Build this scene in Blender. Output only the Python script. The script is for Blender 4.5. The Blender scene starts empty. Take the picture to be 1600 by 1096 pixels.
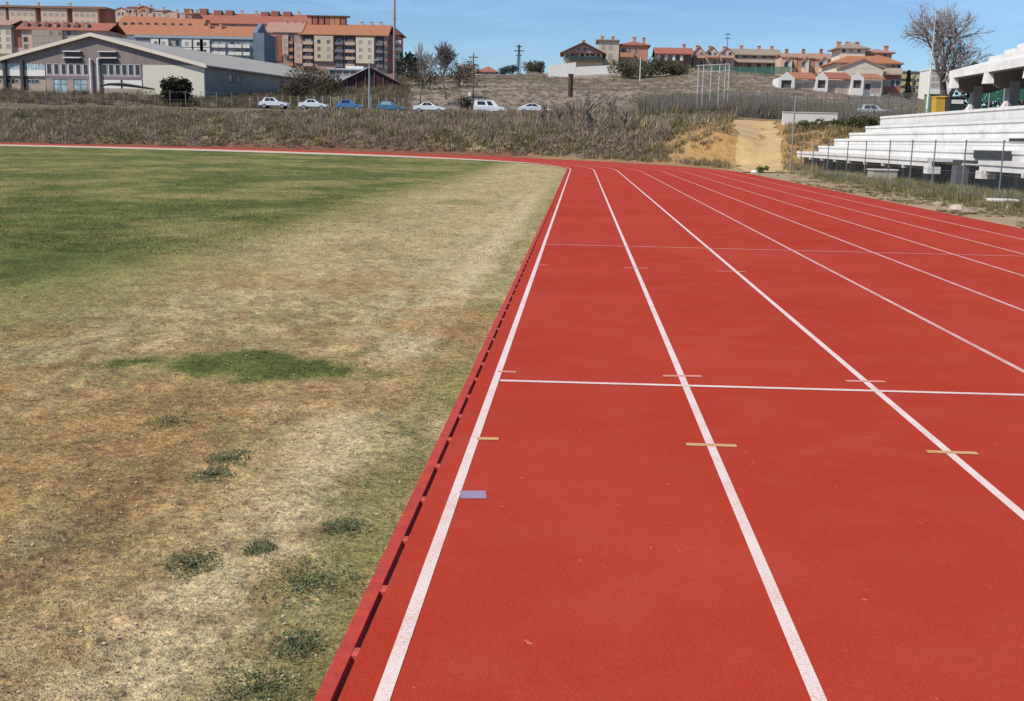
import bpy, math, random
import numpy as np
from mathutils import Vector, Matrix
random.seed(7); RNG = np.random.default_rng(7)
C = bpy.context.scene.collection
PI = math.pi
# ------------------------------------------------------------------ camera model
F = 1740.0; CX, CY = 800.0, 548.0; H = 1.577
VP = (908.0, 219.0); ROLL = 0.024
_v = np.array([(VP[0]-CX)/F, -(VP[1]-CY)/F, -1.0]); _v /= np.linalg.norm(_v)
_w = np.array([(1600-CX)/F, -(VP[1]+ROLL*(1600-VP[0])-CY)/F, -1.0])
_up = np.cross(_w, _v); _up /= np.linalg.norm(_up)
if _up[1] < 0: _up = -_up
_right = np.cross(_v, _up)
M = np.array([_right, _v, _up])            # world = M @ cam
def ray(px, py):
    return M @ np.array([(px-CX)/F, -(py-CY)/F, -1.0])
def ground(px, py, z=0.022):
    r = ray(px, py); t = (z-H)/r[2]
    return r[0]*t, r[1]*t
def at(px, py, d):
    r = ray(px, py); t = d/r[1]
    return np.array([r[0]*t, d, H+r[2]*t])
def ux(px): # lateral slope of a picture column near the skyline
    r = ray(px, VP[1]); return r[0]/r[1]
# ------------------------------------------------------------------ numpy noise
def _hash(i, j, s):
    n = (i*374761393 + j*668265263 + s*982451653) & 0xffffffff
    n = ((n ^ (n >> 13)) * 1274126177) & 0xffffffff
    return ((n ^ (n >> 16)) & 0xffff) / 65535.0
def vnoise(x, y, s=0):
    x = np.asarray(x, float); y = np.asarray(y, float)
    i = np.floor(x).astype(np.int64); j = np.floor(y).astype(np.int64)
    fx = x-i; fy = y-j; fx = fx*fx*(3-2*fx); fy = fy*fy*(3-2*fy)
    a = _hash(i, j, s); b = _hash(i+1, j, s); c = _hash(i, j+1, s); d = _hash(i+1, j+1, s)
    return (a*(1-fx)+b*fx)*(1-fy)+(c*(1-fx)+d*fx)*fy
def fbm(x, y, s=0, o=4):
    r = 0; a = .5; t = 0
    for k in range(o):
        r = r + a*vnoise(x*2**k+k*17.3, y*2**k+k*9.1, s+k); t += a; a *= .55
    return r/t
def sstep(a, b, x):
    t = np.clip((np.asarray(x, float)-a)/(b-a), 0, 1); return t*t*(3-2*t)
# ------------------------------------------------------------------ mesh helpers
class MB:
    def __init__(s): s.v = []; s.f = []
    def add(s, vs, fs):
        n = len(s.v); s.v += [tuple(map(float, q)) for q in vs]; s.f += [tuple(n+i for i in f) for f in fs]; return s
    def box(s, x0, x1, y0, y1, z0, z1):
        return s.add([(x0,y0,z0),(x1,y0,z0),(x1,y1,z0),(x0,y1,z0),(x0,y0,z1),(x1,y0,z1),(x1,y1,z1),(x0,y1,z1)],
                     [(0,3,2,1),(4,5,6,7),(0,1,5,4),(1,2,6,5),(2,3,7,6),(3,0,4,7)])
    def bevbox(s, x0, x1, y0, y1, z0, z1, b):
        vs = []
        for z, k in ((z0, b), (z0+b, 0), (z1-b, 0), (z1, b)):
            vs += [(x0+k+b*(k == 0)*0, y0+k, z), (x1-k, y0+k, z), (x1-k, y1-k, z), (x0+k, y1-k, z)]
        fs = [(3,2,1,0), (12,13,14,15)]
        for r in range(3):
            for i in range(4): fs.append((r*4+i, r*4+(i+1) % 4, r*4+4+(i+1) % 4, r*4+4+i))
        return s.add(vs, fs)
    def extrude(s, poly, a0, a1, axis='y'):      # poly of (p,q); axis: extrusion axis
        n = len(poly)
        def m(p, q, a):
            return (p, a, q) if axis == 'y' else ((a, p, q) if axis == 'x' else (p, q, a))
        vs = [m(p, q, a0) for p, q in poly]+[m(p, q, a1) for p, q in poly]
        fs = [tuple(range(n))[::-1], tuple(range(n, 2*n))]+[(i, (i+1) % n, n+(i+1) % n, n+i) for i in range(n)]
        return s.add(vs, fs)
    def tube(s, pts, rad, n=6):
        pts = [Vector(p) for p in pts]; rings = []
        for i, p in enumerate(pts):
            d = (pts[min(i+1, len(pts)-1)]-pts[max(i-1, 0)]).normalized()
            a = d.orthogonal().normalized() if i == 0 else (a-d*a.dot(d)).normalized()
            b = d.cross(a); r = rad[i] if isinstance(rad, (list, tuple)) else rad
            rings.append([p+(a*math.cos(2*PI*k/n)+b*math.sin(2*PI*k/n))*r for k in range(n)])
        vs = [q for R in rings for q in R]; fs = []
        for i in range(len(pts)-1):
            for k in range(n): fs.append((i*n+k, i*n+(k+1) % n, i*n+n+(k+1) % n, i*n+n+k))
        fs.append(tuple(range(n))[::-1]); fs.append(tuple(range((len(pts)-1)*n, len(pts)*n)))
        return s.add(vs, fs)
    def cyl(s, x, y, z0, z1, r, n=10): return s.tube([(x, y, z0), (x, y, z1)], r, n)
    def quad(s, a, b, c, d): return s.add([a, b, c, d], [(0, 1, 2, 3)])
    def mesh(s, name):
        me = bpy.data.meshes.new(name); me.from_pydata(s.v, [], s.f)
        import bmesh
        bm = bmesh.new(); bm.from_mesh(me); bmesh.ops.recalc_face_normals(bm, faces=bm.faces[:]); bm.to_mesh(me); bm.free()
        me.update(); return me
    def build(s, name, mat, parent=None, smooth=False):
        me = s.mesh(name); return link(name, me, mat, parent, smooth)
def link(name, me, mat, parent=None, smooth=False):
    if mat is not None and not me.materials: me.materials.append(mat)
    o = bpy.data.objects.new(name, me); C.objects.link(o)
    if parent is not None: o.parent = parent
    if smooth: me.polygons.foreach_set('use_smooth', [True]*len(me.polygons))
    return o
def npmesh(name, V, Fc, mat, col=None, parent=None, smooth=False, attrs=None):
    V = np.ascontiguousarray(V, np.float32); Fc = np.ascontiguousarray(Fc, np.int32)
    me = bpy.data.meshes.new(name); k = Fc.shape[1]
    me.vertices.add(len(V)); me.vertices.foreach_set('co', V.ravel())
    me.loops.add(Fc.size); me.loops.foreach_set('vertex_index', Fc.ravel())
    me.polygons.add(len(Fc)); me.polygons.foreach_set('loop_start', np.arange(0, Fc.size, k, dtype=np.int32))
    if col is not None:
        a = me.attributes.new('tone', 'FLOAT_COLOR', 'POINT')
        cc = np.ones((len(V), 4), np.float32); cc[:, :3] = col; a.data.foreach_set('color', cc.ravel())
    for nm, arr in (attrs or {}).items():
        a = me.attributes.new(nm, 'FLOAT', 'POINT'); a.data.foreach_set('value', np.ascontiguousarray(arr, np.float32))
    me.update(calc_edges=True); me.validate()
    return link(name, me, mat, parent, smooth)
def tag(o, label=None, cat=None, group=None, kind=None):
    if label: o['label'] = label
    if cat: o['category'] = cat
    if group: o['group'] = group
    if kind: o['kind'] = kind
    return o
def empty(name, loc, label, cat, group=None, rz=0.0):
    o = bpy.data.objects.new(name, None); C.objects.link(o); o.location = tuple(map(float, loc)); o.rotation_euler = (0, 0, rz)
    o.empty_display_size = .3
    return tag(o, label, cat, group)
# ------------------------------------------------------------------ materials
def newmat(name):
    m = bpy.data.materials.new(name); m.use_nodes = True; nt = m.node_tree; b = nt.nodes['Principled BSDF']; return m, nt, b
def nd(nt, typ, **kw):
    n = nt.nodes.new(typ)
    for k, v in kw.items(): setattr(n, k, v)
    return n
def noise(nt, scale, detail=4, rough=.6, vec=None, dist=0):
    n = nd(nt, 'ShaderNodeTexNoise'); n.inputs['Scale'].default_value = scale; n.inputs['Detail'].default_value = detail
    n.inputs['Roughness'].default_value = rough; n.inputs['Distortion'].default_value = dist
    if vec is not None: nt.links.new(vec, n.inputs['Vector'])
    return n.outputs['Fac']
def ramp(nt, fac, stops):
    r = nd(nt, 'ShaderNodeValToRGB'); e = r.color_ramp.elements
    while len(e) < len(stops): e.new(.5)
    for el, (p, c) in zip(e, stops): el.position = p; el.color = (*c, 1) if len(c) == 3 else c
    nt.links.new(fac, r.inputs['Fac']); return r.outputs['Color']
def mixc(nt, fac, a, b, mode='MIX'):
    m = nd(nt, 'ShaderNodeMix', data_type='RGBA', blend_type=mode)
    for s, v in ((m.inputs['Factor'], fac), (m.inputs['A'], a), (m.inputs['B'], b)):
        if hasattr(v, 'is_linked'): nt.links.new(v, s)
        elif isinstance(v, (int, float)): s.default_value = v if s.type == 'VALUE' else (v, v, v, 1)
        else: s.default_value = (*v, 1)
    return m.outputs['Result']
def bump(nt, b, h, strength, dist):
    n = nd(nt, 'ShaderNodeBump'); n.inputs['Strength'].default_value = strength; n.inputs['Distance'].default_value = dist
    nt.links.new(h, n.inputs['Height']); nt.links.new(n.outputs['Normal'], b.inputs['Normal'])
def objco(nt): return nd(nt, 'ShaderNodeTexCoord').outputs['Object']
def plain(name, col, rough=.8, var=.18, scale=1.2, metal=0, bmp=0, streak=False):
    m, nt, b = newmat(name); co = objco(nt)
    if streak:
        mp = nd(nt, 'ShaderNodeMapping'); mp.inputs['Scale'].default_value = (1, 1, .15); nt.links.new(co, mp.inputs['Vector']); co = mp.outputs['Vector']
    a = noise(nt, scale, 6, .65, co)
    lo = tuple(c*(1-var) for c in col); hi = tuple(min(1, c*(1+var)) for c in col)
    nt.links.new(ramp(nt, a, [(.3, lo), (.7, hi)]), b.inputs['Base Color'])
    b.inputs['Roughness'].default_value = rough; b.inputs['Metallic'].default_value = metal
    if bmp: bump(nt, b, noise(nt, scale*8, 4, .6, co), .5, bmp)
    return m
def leafmat(name, rough=.9, trans=.0):
    m, nt, b = newmat(name); a = nd(nt, 'ShaderNodeAttribute', attribute_name='tone')
    nt.links.new(a.outputs['Color'], b.inputs['Base Color']); b.inputs['Roughness'].default_value = rough
    b.inputs['Specular IOR Level'].default_value = .15
    if trans:
        t = nd(nt, 'ShaderNodeBsdfTranslucent'); nt.links.new(a.outputs['Color'], t.inputs['Color'])
        mx = nd(nt, 'ShaderNodeMixShader'); mx.inputs[0].default_value = trans
        nt.links.new(b.outputs[0], mx.inputs[1]); nt.links.new(t.outputs[0], mx.inputs[2])
        nt.links.new(mx.outputs[0], nt.nodes['Material Output'].inputs['Surface'])
    return m
def tilemat(name, c1, c2, scale=1.0):
    m, nt, b = newmat(name); co = objco(nt)
    w = nd(nt, 'ShaderNodeTexWave', wave_type='BANDS', bands_direction='X'); w.inputs['Scale'].default_value = 1.3*scale; w.inputs['Distortion'].default_value = .6
    nt.links.new(co, w.inputs['Vector'])
    big = noise(nt, .5, 6, .7, co); fine = noise(nt, 3.5, 3, .6, co)
    col = mixc(nt, fine, ramp(nt, big, [(.3, c1), (.7, c2)]), tuple(x*.6 for x in c1))
    col = mixc(nt, .25, col, w.outputs['Fac'], 'MULTIPLY')
    nt.links.new(col, b.inputs['Base Color']); b.inputs['Roughness'].default_value = .85
    bump(nt, b, w.outputs['Fac'], .4, .05); return m
def glassmat(name, col, rough=.12):
    m, nt, b = newmat(name); co = objco(nt)
    nt.links.new(ramp(nt, noise(nt, .7, 2, .5, co), [(.3, tuple(c*.6 for c in col)), (.7, tuple(c*1.3 for c in col))]), b.inputs['Base Color'])
    b.inputs['Roughness'].default_value = rough; b.inputs['Specular IOR Level'].default_value = .5; return m
def meshmat(name, col, scale, density):
    m, nt, b = newmat(name); b.inputs['Base Color'].default_value = (*col, 1); b.inputs['Roughness'].default_value = .6
    co = objco(nt); mask = None
    for rot in (PI/4, -PI/4):
        mp = nd(nt, 'ShaderNodeMapping'); mp.inputs['Rotation'].default_value = (0, rot, 0); nt.links.new(co, mp.inputs['Vector'])
        s = nd(nt, 'ShaderNodeSeparateXYZ'); nt.links.new(mp.outputs['Vector'], s.inputs[0])
        k = nd(nt, 'ShaderNodeMath', operation='MULTIPLY'); k.inputs[1].default_value = scale; nt.links.new(s.outputs['X'], k.inputs[0])
        fr = nd(nt, 'ShaderNodeMath', operation='FRACT'); nt.links.new(k.outputs[0], fr.inputs[0])
        lt = nd(nt, 'ShaderNodeMath', operation='LESS_THAN'); lt.inputs[1].default_value = density; nt.links.new(fr.outputs[0], lt.inputs[0])
        if mask is None: mask = lt.outputs[0]
        else:
            mx = nd(nt, 'ShaderNodeMath', operation='MAXIMUM'); nt.links.new(mask, mx.inputs[0]); nt.links.new(lt.outputs[0], mx.inputs[1]); mask = mx.outputs[0]
    nt.links.new(mask, b.inputs['Alpha']); return m

MAT = {}
def mm(key, *a, **k):
    if key not in MAT: MAT[key] = plain(key, *a, **k)
    return MAT[key]
foliage = leafmat('foliage', .85, .2); drygrass = leafmat('dry_grass', .9, .15)

# track rubber: granules, faded patches, scuffs
def track_material():
    m, nt, b = newmat('red_track_rubber'); co = objco(nt)
    big = noise(nt, .35, 5, .6, co); mid = noise(nt, 2.2, 5, .65, co); fine = noise(nt, 170, 2, .6, co); fine2 = noise(nt, 60, 3, .7, co)
    c = ramp(nt, big, [(.3, (.49, .046, .022)), (.5, (.525, .055, .028)), (.62, (.55, .063, .034)), (.78, (.57, .082, .048))])
    c = mixc(nt, ramp(nt, mid, [(.46, (0, 0, 0)), (.72, (.6, .6, .6))]), c, (.55, .088, .056))
    c = mixc(nt, ramp(nt, noise(nt, 1.1, 7, .75, co), [(.52, (0, 0, 0)), (.7, (.35, .35, .35))]), c, (.42, .038, .024))
    c = mixc(nt, .5, c, ramp(nt, fine, [(.3, (.5, .5, .5)), (.7, (1.12, 1.12, 1.12))]), 'MULTIPLY')
    c = mixc(nt, .45, c, ramp(nt, fine2, [(.3, (.75, .75, .75)), (.7, (1, 1, 1))]), 'MULTIPLY')
    sp = noise(nt, 24, 2, .5, co); c = mixc(nt, ramp(nt, sp, [(.745, (0, 0, 0)), (.79, (.6, .6, .6))]), c, (.66, .26, .18))
    nt.links.new(c, b.inputs['Base Color']); b.inputs['Roughness'].default_value = .88; b.inputs['Specular IOR Level'].default_value = .06
    bump(nt, b, fine, .6, .004); return m
def paint_material(name, col, under=(.53, .055, .032), wear=.3):
    m, nt, b = newmat(name); co = objco(nt)
    f = noise(nt, 130, 3, .7, co); g = noise(nt, 3, 4, .6, co)
    mth = nd(nt, 'ShaderNodeMath', operation='MULTIPLY_ADD'); nt.links.new(g, mth.inputs[0]); mth.inputs[1].default_value = .35; nt.links.new(f, mth.inputs[2])
    fac = ramp(nt, mth.outputs[0], [(.62+.25*(1-wear)-.1, (0, 0, 0)), (.72+.25*(1-wear)-.1, (wear*1.6,)*3)])
    c = mixc(nt, fac, col, under)
    c = mixc(nt, .3, c, ramp(nt, f, [(.3, (.75, .72, .72)), (.6, (1, 1, 1))]), 'MULTIPLY')
    nt.links.new(c, b.inputs['Base Color']); b.inputs['Roughness'].default_value = .85; return m
M_TRACK = track_material()
M_LINE = paint_material('white_line_paint', (.85, .70, .63), wear=.33)
M_LINE2 = paint_material('pale_line_paint', (.76, .52, .45), wear=.5)
M_FAINT = paint_material('faded_line_paint', (.74, .33, .26), wear=.4)
M_YEL = paint_material('yellow_line_paint', (.66, .44, .18), wear=.4)
M_BLUE = paint_material('blue_line_paint', (.30, .29, .42), wear=.45)

# ------------------------------------------------------------------ world, sun, camera
sc = bpy.context.scene
SUN_EL, SUN_AZ = math.radians(47), math.radians(-122)      # azimuth clockwise from +Y
sv = Vector((math.sin(SUN_AZ)*math.cos(SUN_EL), math.cos(SUN_AZ)*math.cos(SUN_EL), math.sin(SUN_EL)))
w = bpy.data.worlds.new('World'); sc.world = w; w.use_nodes = True; nt = w.node_tree
sky = nd(nt, 'ShaderNodeTexSky', sky_type='NISHITA'); sky.sun_disc = False; sky.sun_elevation = SUN_EL; sky.sun_rotation = SUN_AZ % (2*PI)
sky.altitude = 300; sky.air_density = 1.0; sky.dust_density = .1; sky.ozone_density = 2.0
co = nd(nt, 'ShaderNodeTexCoord').outputs['Generated']
mp = nd(nt, 'ShaderNodeMapping'); mp.inputs['Scale'].default_value = (2.2, 2.2, 16); nt.links.new(co, mp.inputs['Vector'])
cl = noise(nt, 2.6, 6, .6, mp.outputs['Vector'], .6)
skc = mixc(nt, ramp(nt, cl, [(.48, (0, 0, 0)), (.8, (.42, .42, .42))]), sky.outputs['Color'], (7.5, 8.3, 9.2))
bg = nt.nodes['Background']; skc = mixc(nt, 1.0, skc, (.71, .92, 1.17), 'MULTIPLY')
nt.links.new(skc, bg.inputs['Color']); bg.inputs['Strength'].default_value = .108
L = bpy.data.lights.new('sun', 'SUN'); L.energy = 4.75; L.angle = math.radians(.53); L.color = (1, .93, .82)
lo = bpy.data.objects.new('sun', L); C.objects.link(lo); lo.rotation_euler = sv.to_track_quat('Z', 'Y').to_euler(); lo.location = (-40, -30, 60)
cam = bpy.data.cameras.new('camera'); cam.lens = F*36/1600; cam.sensor_width = 36; cam.clip_end = 6000; cam.clip_start = .05
cob = bpy.data.objects.new('camera', cam); C.objects.link(cob)
mw = Matrix.Identity(4)
for i in range(3):
    for j in range(3): mw[i][j] = M[i][j]
mw[2][3] = H; cob.matrix_world = mw; sc.camera = cob
sc.view_settings.view_transform = 'Standard'; sc.view_settings.look = 'None'; sc.view_settings.exposure = -.12; sc.view_settings.gamma = 1
sc.cycles.max_bounces = 5; sc.cycles.transparent_max_bounces = 12

# ------------------------------------------------------------------ terrain
X1 = -.503; LANES = (0, 1.236, 2.472, 3.725, 4.93, 6.14, 7.31, 8.42); RIN = 36.5; CXT = X1-RIN; CYT = 60.0; XOUT = 9.0
PXC = [-300, 0, 150, 320, 430, 570, 700, 800, 908, 1000, 1090, 1125, 1190, 1225, 1250, 1320, 1400, 1480, 1600, 1900]
UC = np.array([ux(p) for p in PXC])
DR = np.array([0, 50, 62, 75, 90, 100, 115, 130, 148, 162, 185, 230, 300, 430, 700, 1200])
ZT = np.array([
 [0,0,0,0,0,0,0.9,2.89,4.6,4.68,7.5,10,17,30,40,40],
 [0,0,0,0,0,0,0.9,2.89,4.6,4.68,7.5,10,17,30,40,40],
 [0,0,0,0,0,0,1.08,3.07,4.6,4.68,7.4,10,17,30,40,40],
 [0,0,0,0,0,0,1.47,3.31,4.6,4.68,7.2,10,17,29,38,38],
 [0,0,0,0,0,0.28,1.69,3.37,4.6,4.68,7,10,13.5,26,36,36],
 [0,0,0,0,0,0.59,2.15,3.61,4.6,4.68,8,12,13.5,25,34,34],
 [0,0,0,0,0.2,0.98,2.44,3.8,4.6,4.68,8,12.5,17,24,30,30],
 [0,0,0,0,0.39,1.27,2.63,3.9,4.6,4.68,8.2,13,18,24.5,28,28],
 [0,0,0,0,0.6,1.7,3.1,4.2,4.9,5.2,9,12.6,19,24,26,26],
 [0,0,0,0.2,1.2,2.2,3.5,4.6,5.8,6.8,9.5,13,20,24,26,26],
 [0,0,0,1.2,2.6,3.2,4,5,6.2,7.2,9.5,14,20.5,23,25,25],
 [0,0,0.2,1.6,2.9,3.4,4,5,6.2,7.2,9.3,13.5,20,23,25,25],
 [0,0,0.1,0.95,2.1,2.9,3.9,4.8,6,7,9,13,19.5,23,25,25],
 [0,0,0.1,1,2.2,3.1,4,4.8,6,7,8.8,12.8,19,22,24,24],
 [0,0,0.2,1.1,2.4,3.1,3.9,4.6,5.2,7,8.6,12.5,18,22,24,24],
 [0,0,0.3,1.4,2.8,3.35,4.0,4.6,5.0,7,8.6,11.6,17,21,24,24],
 [0,0.2,1.2,2.2,3.3,3.6,4.1,4.6,5.0,6.8,8,11,15,20,22,22],
 [0,0.4,2.0,3.2,3.9,4.1,4.5,5.2,6,6.6,7.5,9.5,12,16,20,20],
 [0,0.6,3,4.2,4.8,5,5.2,5.5,6,6.5,7.4,9,12,16,20,20],
 [0,0.6,3,4.2,4.8,5,5.2,5.5,6,6.5,7.4,9,12,16,20,20]], float)
def sdf(X, Y):      # metres outside the track's outer edge
    return np.hypot(X-CXT, np.maximum(Y-CYT, 0)) - (XOUT-CXT)
def hz(X, Y, rough=True):
    X = np.asarray(X, float); Y = np.asarray(Y, float)
    u = np.clip(X/np.maximum(Y, 8), UC[0], UC[-1]); d = np.clip(Y, 0, 1199)
    i = np.clip(np.searchsorted(UC, u)-1, 0, len(UC)-2); j = np.clip(np.searchsorted(DR, d, 'right')-1, 0, len(DR)-2)
    fu = (u-UC[i])/(UC[i+1]-UC[i]); fd = (d-DR[j])/(DR[j+1]-DR[j])
    z = (ZT[i, j]*(1-fd)+ZT[i, j+1]*fd)*(1-fu)+(ZT[i+1, j]*(1-fd)+ZT[i+1, j+1]*fd)*fu
    s = sdf(X, Y); k = sstep(.4, 7, s)
    z = z*k
    cap = .05-.65*sstep(14.9, 15.9, X)+np.clip(X-20.2, 0, 9)*2.2; nearst = sstep(84, 79.8, Y)*sstep(6, 8, X)*sstep(30, 24, X)
    z = z*(1-nearst)+np.minimum(z, cap)*nearst
    if rough: z = z+k*sstep(0, 2.5, z)*(1-nearst)*(1-.85*sstep(ux(1110), ux(1150), u)*sstep(ux(1275), ux(1240), u)*sstep(120, 110, Y))*(fbm(X*.16, Y*.16, 3, 3)-.5)*1.1*(1-.75*sstep(144, 150, Y)*sstep(168, 162, Y))
    return z
def h1(X, Y): return float(hz(np.array([X]), np.array([Y]))[0])
gx = np.concatenate([np.arange(-900, -150, 30), np.arange(-150, 90, 1.6), np.arange(90, 900, 30)])
gy = np.concatenate([np.arange(-400, -20, 40), np.arange(-20, 50, 5), np.arange(50, 170, 1.6), np.arange(170, 330, 5), np.arange(330, 1300, 30)])
GX, GY = np.meshgrid(gx, gy); GZ = hz(GX, GY)
nx, ny = len(gx), len(gy)
V = np.stack([GX.ravel(), GY.ravel(), GZ.ravel()], 1)
idx = np.arange(nx*ny).reshape(ny, nx)
Fq = np.stack([idx[:-1, :-1].ravel(), idx[:-1, 1:].ravel(), idx[1:, 1:].ravel(), idx[1:, :-1].ravel()], 1)
U = V[:, 0]/np.maximum(V[:, 1], 8)
def soil_mask(X, Y):
    u = X/np.maximum(Y, 8); s = sdf(X, Y)
    n = fbm(X*.22, Y*.22, 11, 4)
    m = sstep(ux(1000), ux(1080), u+.02*(n-.5))*sstep(.5, 2.5, s)*sstep(104, 92, Y)*sstep(40, 60, Y)*sstep(.33, .5, n+.12)*sstep(ux(1345), ux(1320), u)
    m2 = sstep(ux(1085), ux(1140), u)*sstep(118, 108, Y)*sstep(ux(1260), ux(1235), u)*sstep(50, 62, Y)
    foot = sstep(4.0, .6, s+2.4*(n-.5))*sstep(-.5, .3, s)*sstep(55, 66, Y)
    return np.clip(np.maximum(np.maximum(m, m2*.95), foot*.7), 0, 1)
def terrain_material():
    m, nt, b = newmat('rough_ground'); co = objco(nt)
    a = noise(nt, .12, 6, .65, co); f = noise(nt, 2.5, 6, .7, co); g = noise(nt, 14, 4, .7, co)
    c = ramp(nt, a, [(.25, (.20, .16, .11)), (.45, (.28, .22, .17)), (.6, (.22, .20, .10)), (.78, (.36, .28, .18))])
    c = mixc(nt, .8, c, ramp(nt, f, [(.35, (.3, .29, .26)), (.7, (1.25, 1.2, 1.1))]), 'MULTIPLY')
    far = nd(nt, 'ShaderNodeAttribute', attribute_name='field')
    c = mixc(nt, far.outputs['Fac'], c, ramp(nt, f, [(.3, (.285, .23, .18)), (.7, (.355, .29, .225))]))
    s = nd(nt, 'ShaderNodeAttribute', attribute_name='soil')
    so = ramp(nt, f, [(.25, (.30, .15, .06)), (.5, (.46, .27, .11)), (.75, (.56, .38, .18))])
    c = mixc(nt, s.outputs['Fac'], c, so)
    r = nd(nt, 'ShaderNodeAttribute', attribute_name='redfoot'); c = mixc(nt, r.outputs['Fac'], c, ramp(nt, f, [(.3, (.16, .055, .035)), (.7, (.30, .11, .07))]))
    c = mixc(nt, .5, c, ramp(nt, g, [(.3, (.6, .6, .6)), (.7, (1.1, 1.1, 1.1))]), 'MULTIPLY')
    nt.links.new(c, b.inputs['Base Color']); b.inputs['Roughness'].default_value = .95; b.inputs['Specular IOR Level'].default_value = .1
    bump(nt, b, f, .45, .18); return m
S = sdf(V[:, 0], V[:, 1])
redfoot = sstep(6.5, 1.5, S+3*(fbm(V[:, 0]*.2, V[:, 1]*.2, 21, 3)-.5))*sstep(-.5, .2, S)*sstep(ux(860), ux(780), U)*sstep(66, 80, V[:, 1])*.8
terr = npmesh('terrain', V, Fq, terrain_material(), smooth=True, attrs={
    'soil': soil_mask(V[:, 0], V[:, 1])*(1-redfoot), 'redfoot': redfoot,
    'field': sstep(160, 175, V[:, 1])*sstep(320, 290, V[:, 1])*sstep(ux(590), ux(640), U)})
tag(terr, 'rough scrubby ground rising in a bank and low hill behind the track', 'terrain', kind='structure')
# dirt path up through the bank and the road the cars stand on
def drape(name, mat, ys, xl, xr, lift, n=8, rough=True):
    P = []; rim = []
    for y, a, b_ in zip(ys, xl, xr):
        for k in range(n):
            x = a+(b_-a)*k/(n-1); P.append((x, y, h1(x, y)+lift)); rim.append(min(1, min(k, n-1-k)/(n-1)*7, (y-ys[0])/2.5))
    idx = np.arange(len(ys)*n).reshape(len(ys), n)
    Fq = np.stack([idx[:-1, :-1].ravel(), idx[:-1, 1:].ravel(), idx[1:, 1:].ravel(), idx[1:, :-1].ravel()], 1)
    return npmesh(name, np.array(P), Fq, mat, smooth=True, attrs={'rim': np.array(rim)})
ys = np.arange(61.5, 113, .8)
pl = [ux(1152-14*sstep(66, 105, y))*y+.18*math.sin(y*.6) for y in ys]; pr = [ux(1244-30*sstep(62, 108, y))*y+.18*math.sin(y*.8+1) for y in ys]
sand = plain('sandy_path', (.56, .38, .17), .95, .25, .5, bmp=.05)
nt = sand.node_tree; b = nt.nodes['Principled BSDF']; ra = nd(nt, 'ShaderNodeAttribute', attribute_name='rim'); nz = noise(nt, 1.6, 5, .7, objco(nt))
mth = nd(nt, 'ShaderNodeMath', operation='MULTIPLY_ADD'); nt.links.new(nz, mth.inputs[0]); mth.inputs[1].default_value = -.85; nt.links.new(ra.outputs['Fac'], mth.inputs[2])
nt.links.new(ramp(nt, mth.outputs[0], [(.0, (0, 0, 0)), (.25, (1, 1, 1))]), b.inputs['Alpha'])
tag(drape('dirt_path', sand, ys, pl, pr, .07, 17), 'sandy orange dirt path climbing through the bank to the fence', 'path', kind='structure')
ys = np.arange(149, 161.5, 1.2)
tag(drape('road', plain('grey_asphalt', (.10, .095, .095), .9, .2, 1), ys, [-95]*len(ys), [6]*len(ys), .06, 90), 'grey strip of road along the top of the bank', 'road', kind='structure')

# ------------------------------------------------------------------ track
def path_pts(off, step=2.0, y0=-30.0, sweep=180):
    r = RIN+off
    P = [(CXT+r, y) for y in np.arange(y0, CYT, 10.0)]
    n = int(sweep/2.5)
    P += [(CXT+r*math.cos(a), CYT+r*math.sin(a)) for a in np.linspace(0, math.radians(sweep), n)]
    P += [(CXT-r, y) for y in np.arange(CYT-10, y0-1, -10.0)]
    return np.array(P)
def strip(name, a, b, z, mat, parent=None, n=2):
    A = path_pts(a); B = path_pts(b); k = len(A); V = []
    for t in np.linspace(0, 1, n): V.append(np.column_stack([A*(1-t)+B*t, np.full(k, z)]))
    V = np.concatenate(V); idx = np.arange(k*n).reshape(n, k)
    Fq = np.stack([idx[:-1, :-1].ravel(), idx[1:, :-1].ravel(), idx[1:, 1:].ravel(), idx[:-1, 1:].ravel()], 1)
    return npmesh(name, V, Fq, mat, parent=parent)
ZTK = .022
track = strip('running_track', -.122, XOUT-X1, ZTK, M_TRACK, n=3)
tag(track, 'red rubber running track with white lane lines', 'running track', kind='structure')
side = MB()
P = path_pts(XOUT-X1)
for i in range(len(P)-1): side.quad((*P[i], -.05), (*P[i+1], -.05), (*P[i+1], ZTK), (*P[i], ZTK))
side.build('outer_edge', M_TRACK, track)
for k, lw in enumerate(LANES):
    strip('lane_line', lw-.0225, lw+.0225, ZTK+.002, M_LINE if k < 3 else M_LINE2, track)
def mark(name, p0, p1, wd, mat, z):
    p0 = np.array(p0); p1 = np.array(p1); d = (p1-p0)/np.linalg.norm(p1-p0); n = np.array([-d[1], d[0]])*wd/2
    b = MB(); q = [p0-n, p1-n, p1+n, p0+n]; b.quad(*[(*t, z) for t in q]); return b.build(name, mat, track)
a = np.array(ground(783, 595.5)); b_ = np.array(ground(1600, 618)); e = a+(b_-a)*(8.6+.55)/(b_[0]-a[0])
mark('cross_line', (X1+.03, a[1]), e, .05, M_LINE, ZTK+.0035)
a = np.array(ground(862, 382.5)); b_ = np.array(ground(1600, 401)); e = a+(b_-a)*(8.6+.55)/(b_[0]-a[0])
mark('cross_line', (X1+.03, a[1]), e, .06, M_FAINT, ZTK+.0035)
for (x0, y0, x1, y1) in ((745, 686, 779, 686.5), (1072, 695, 1151, 697.5), (1448, 706.5, 1527, 709)):
    mark('exchange_mark', ground(x0, y0), ground(x1, y1), .05, M_YEL, ZTK+.003)
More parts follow.
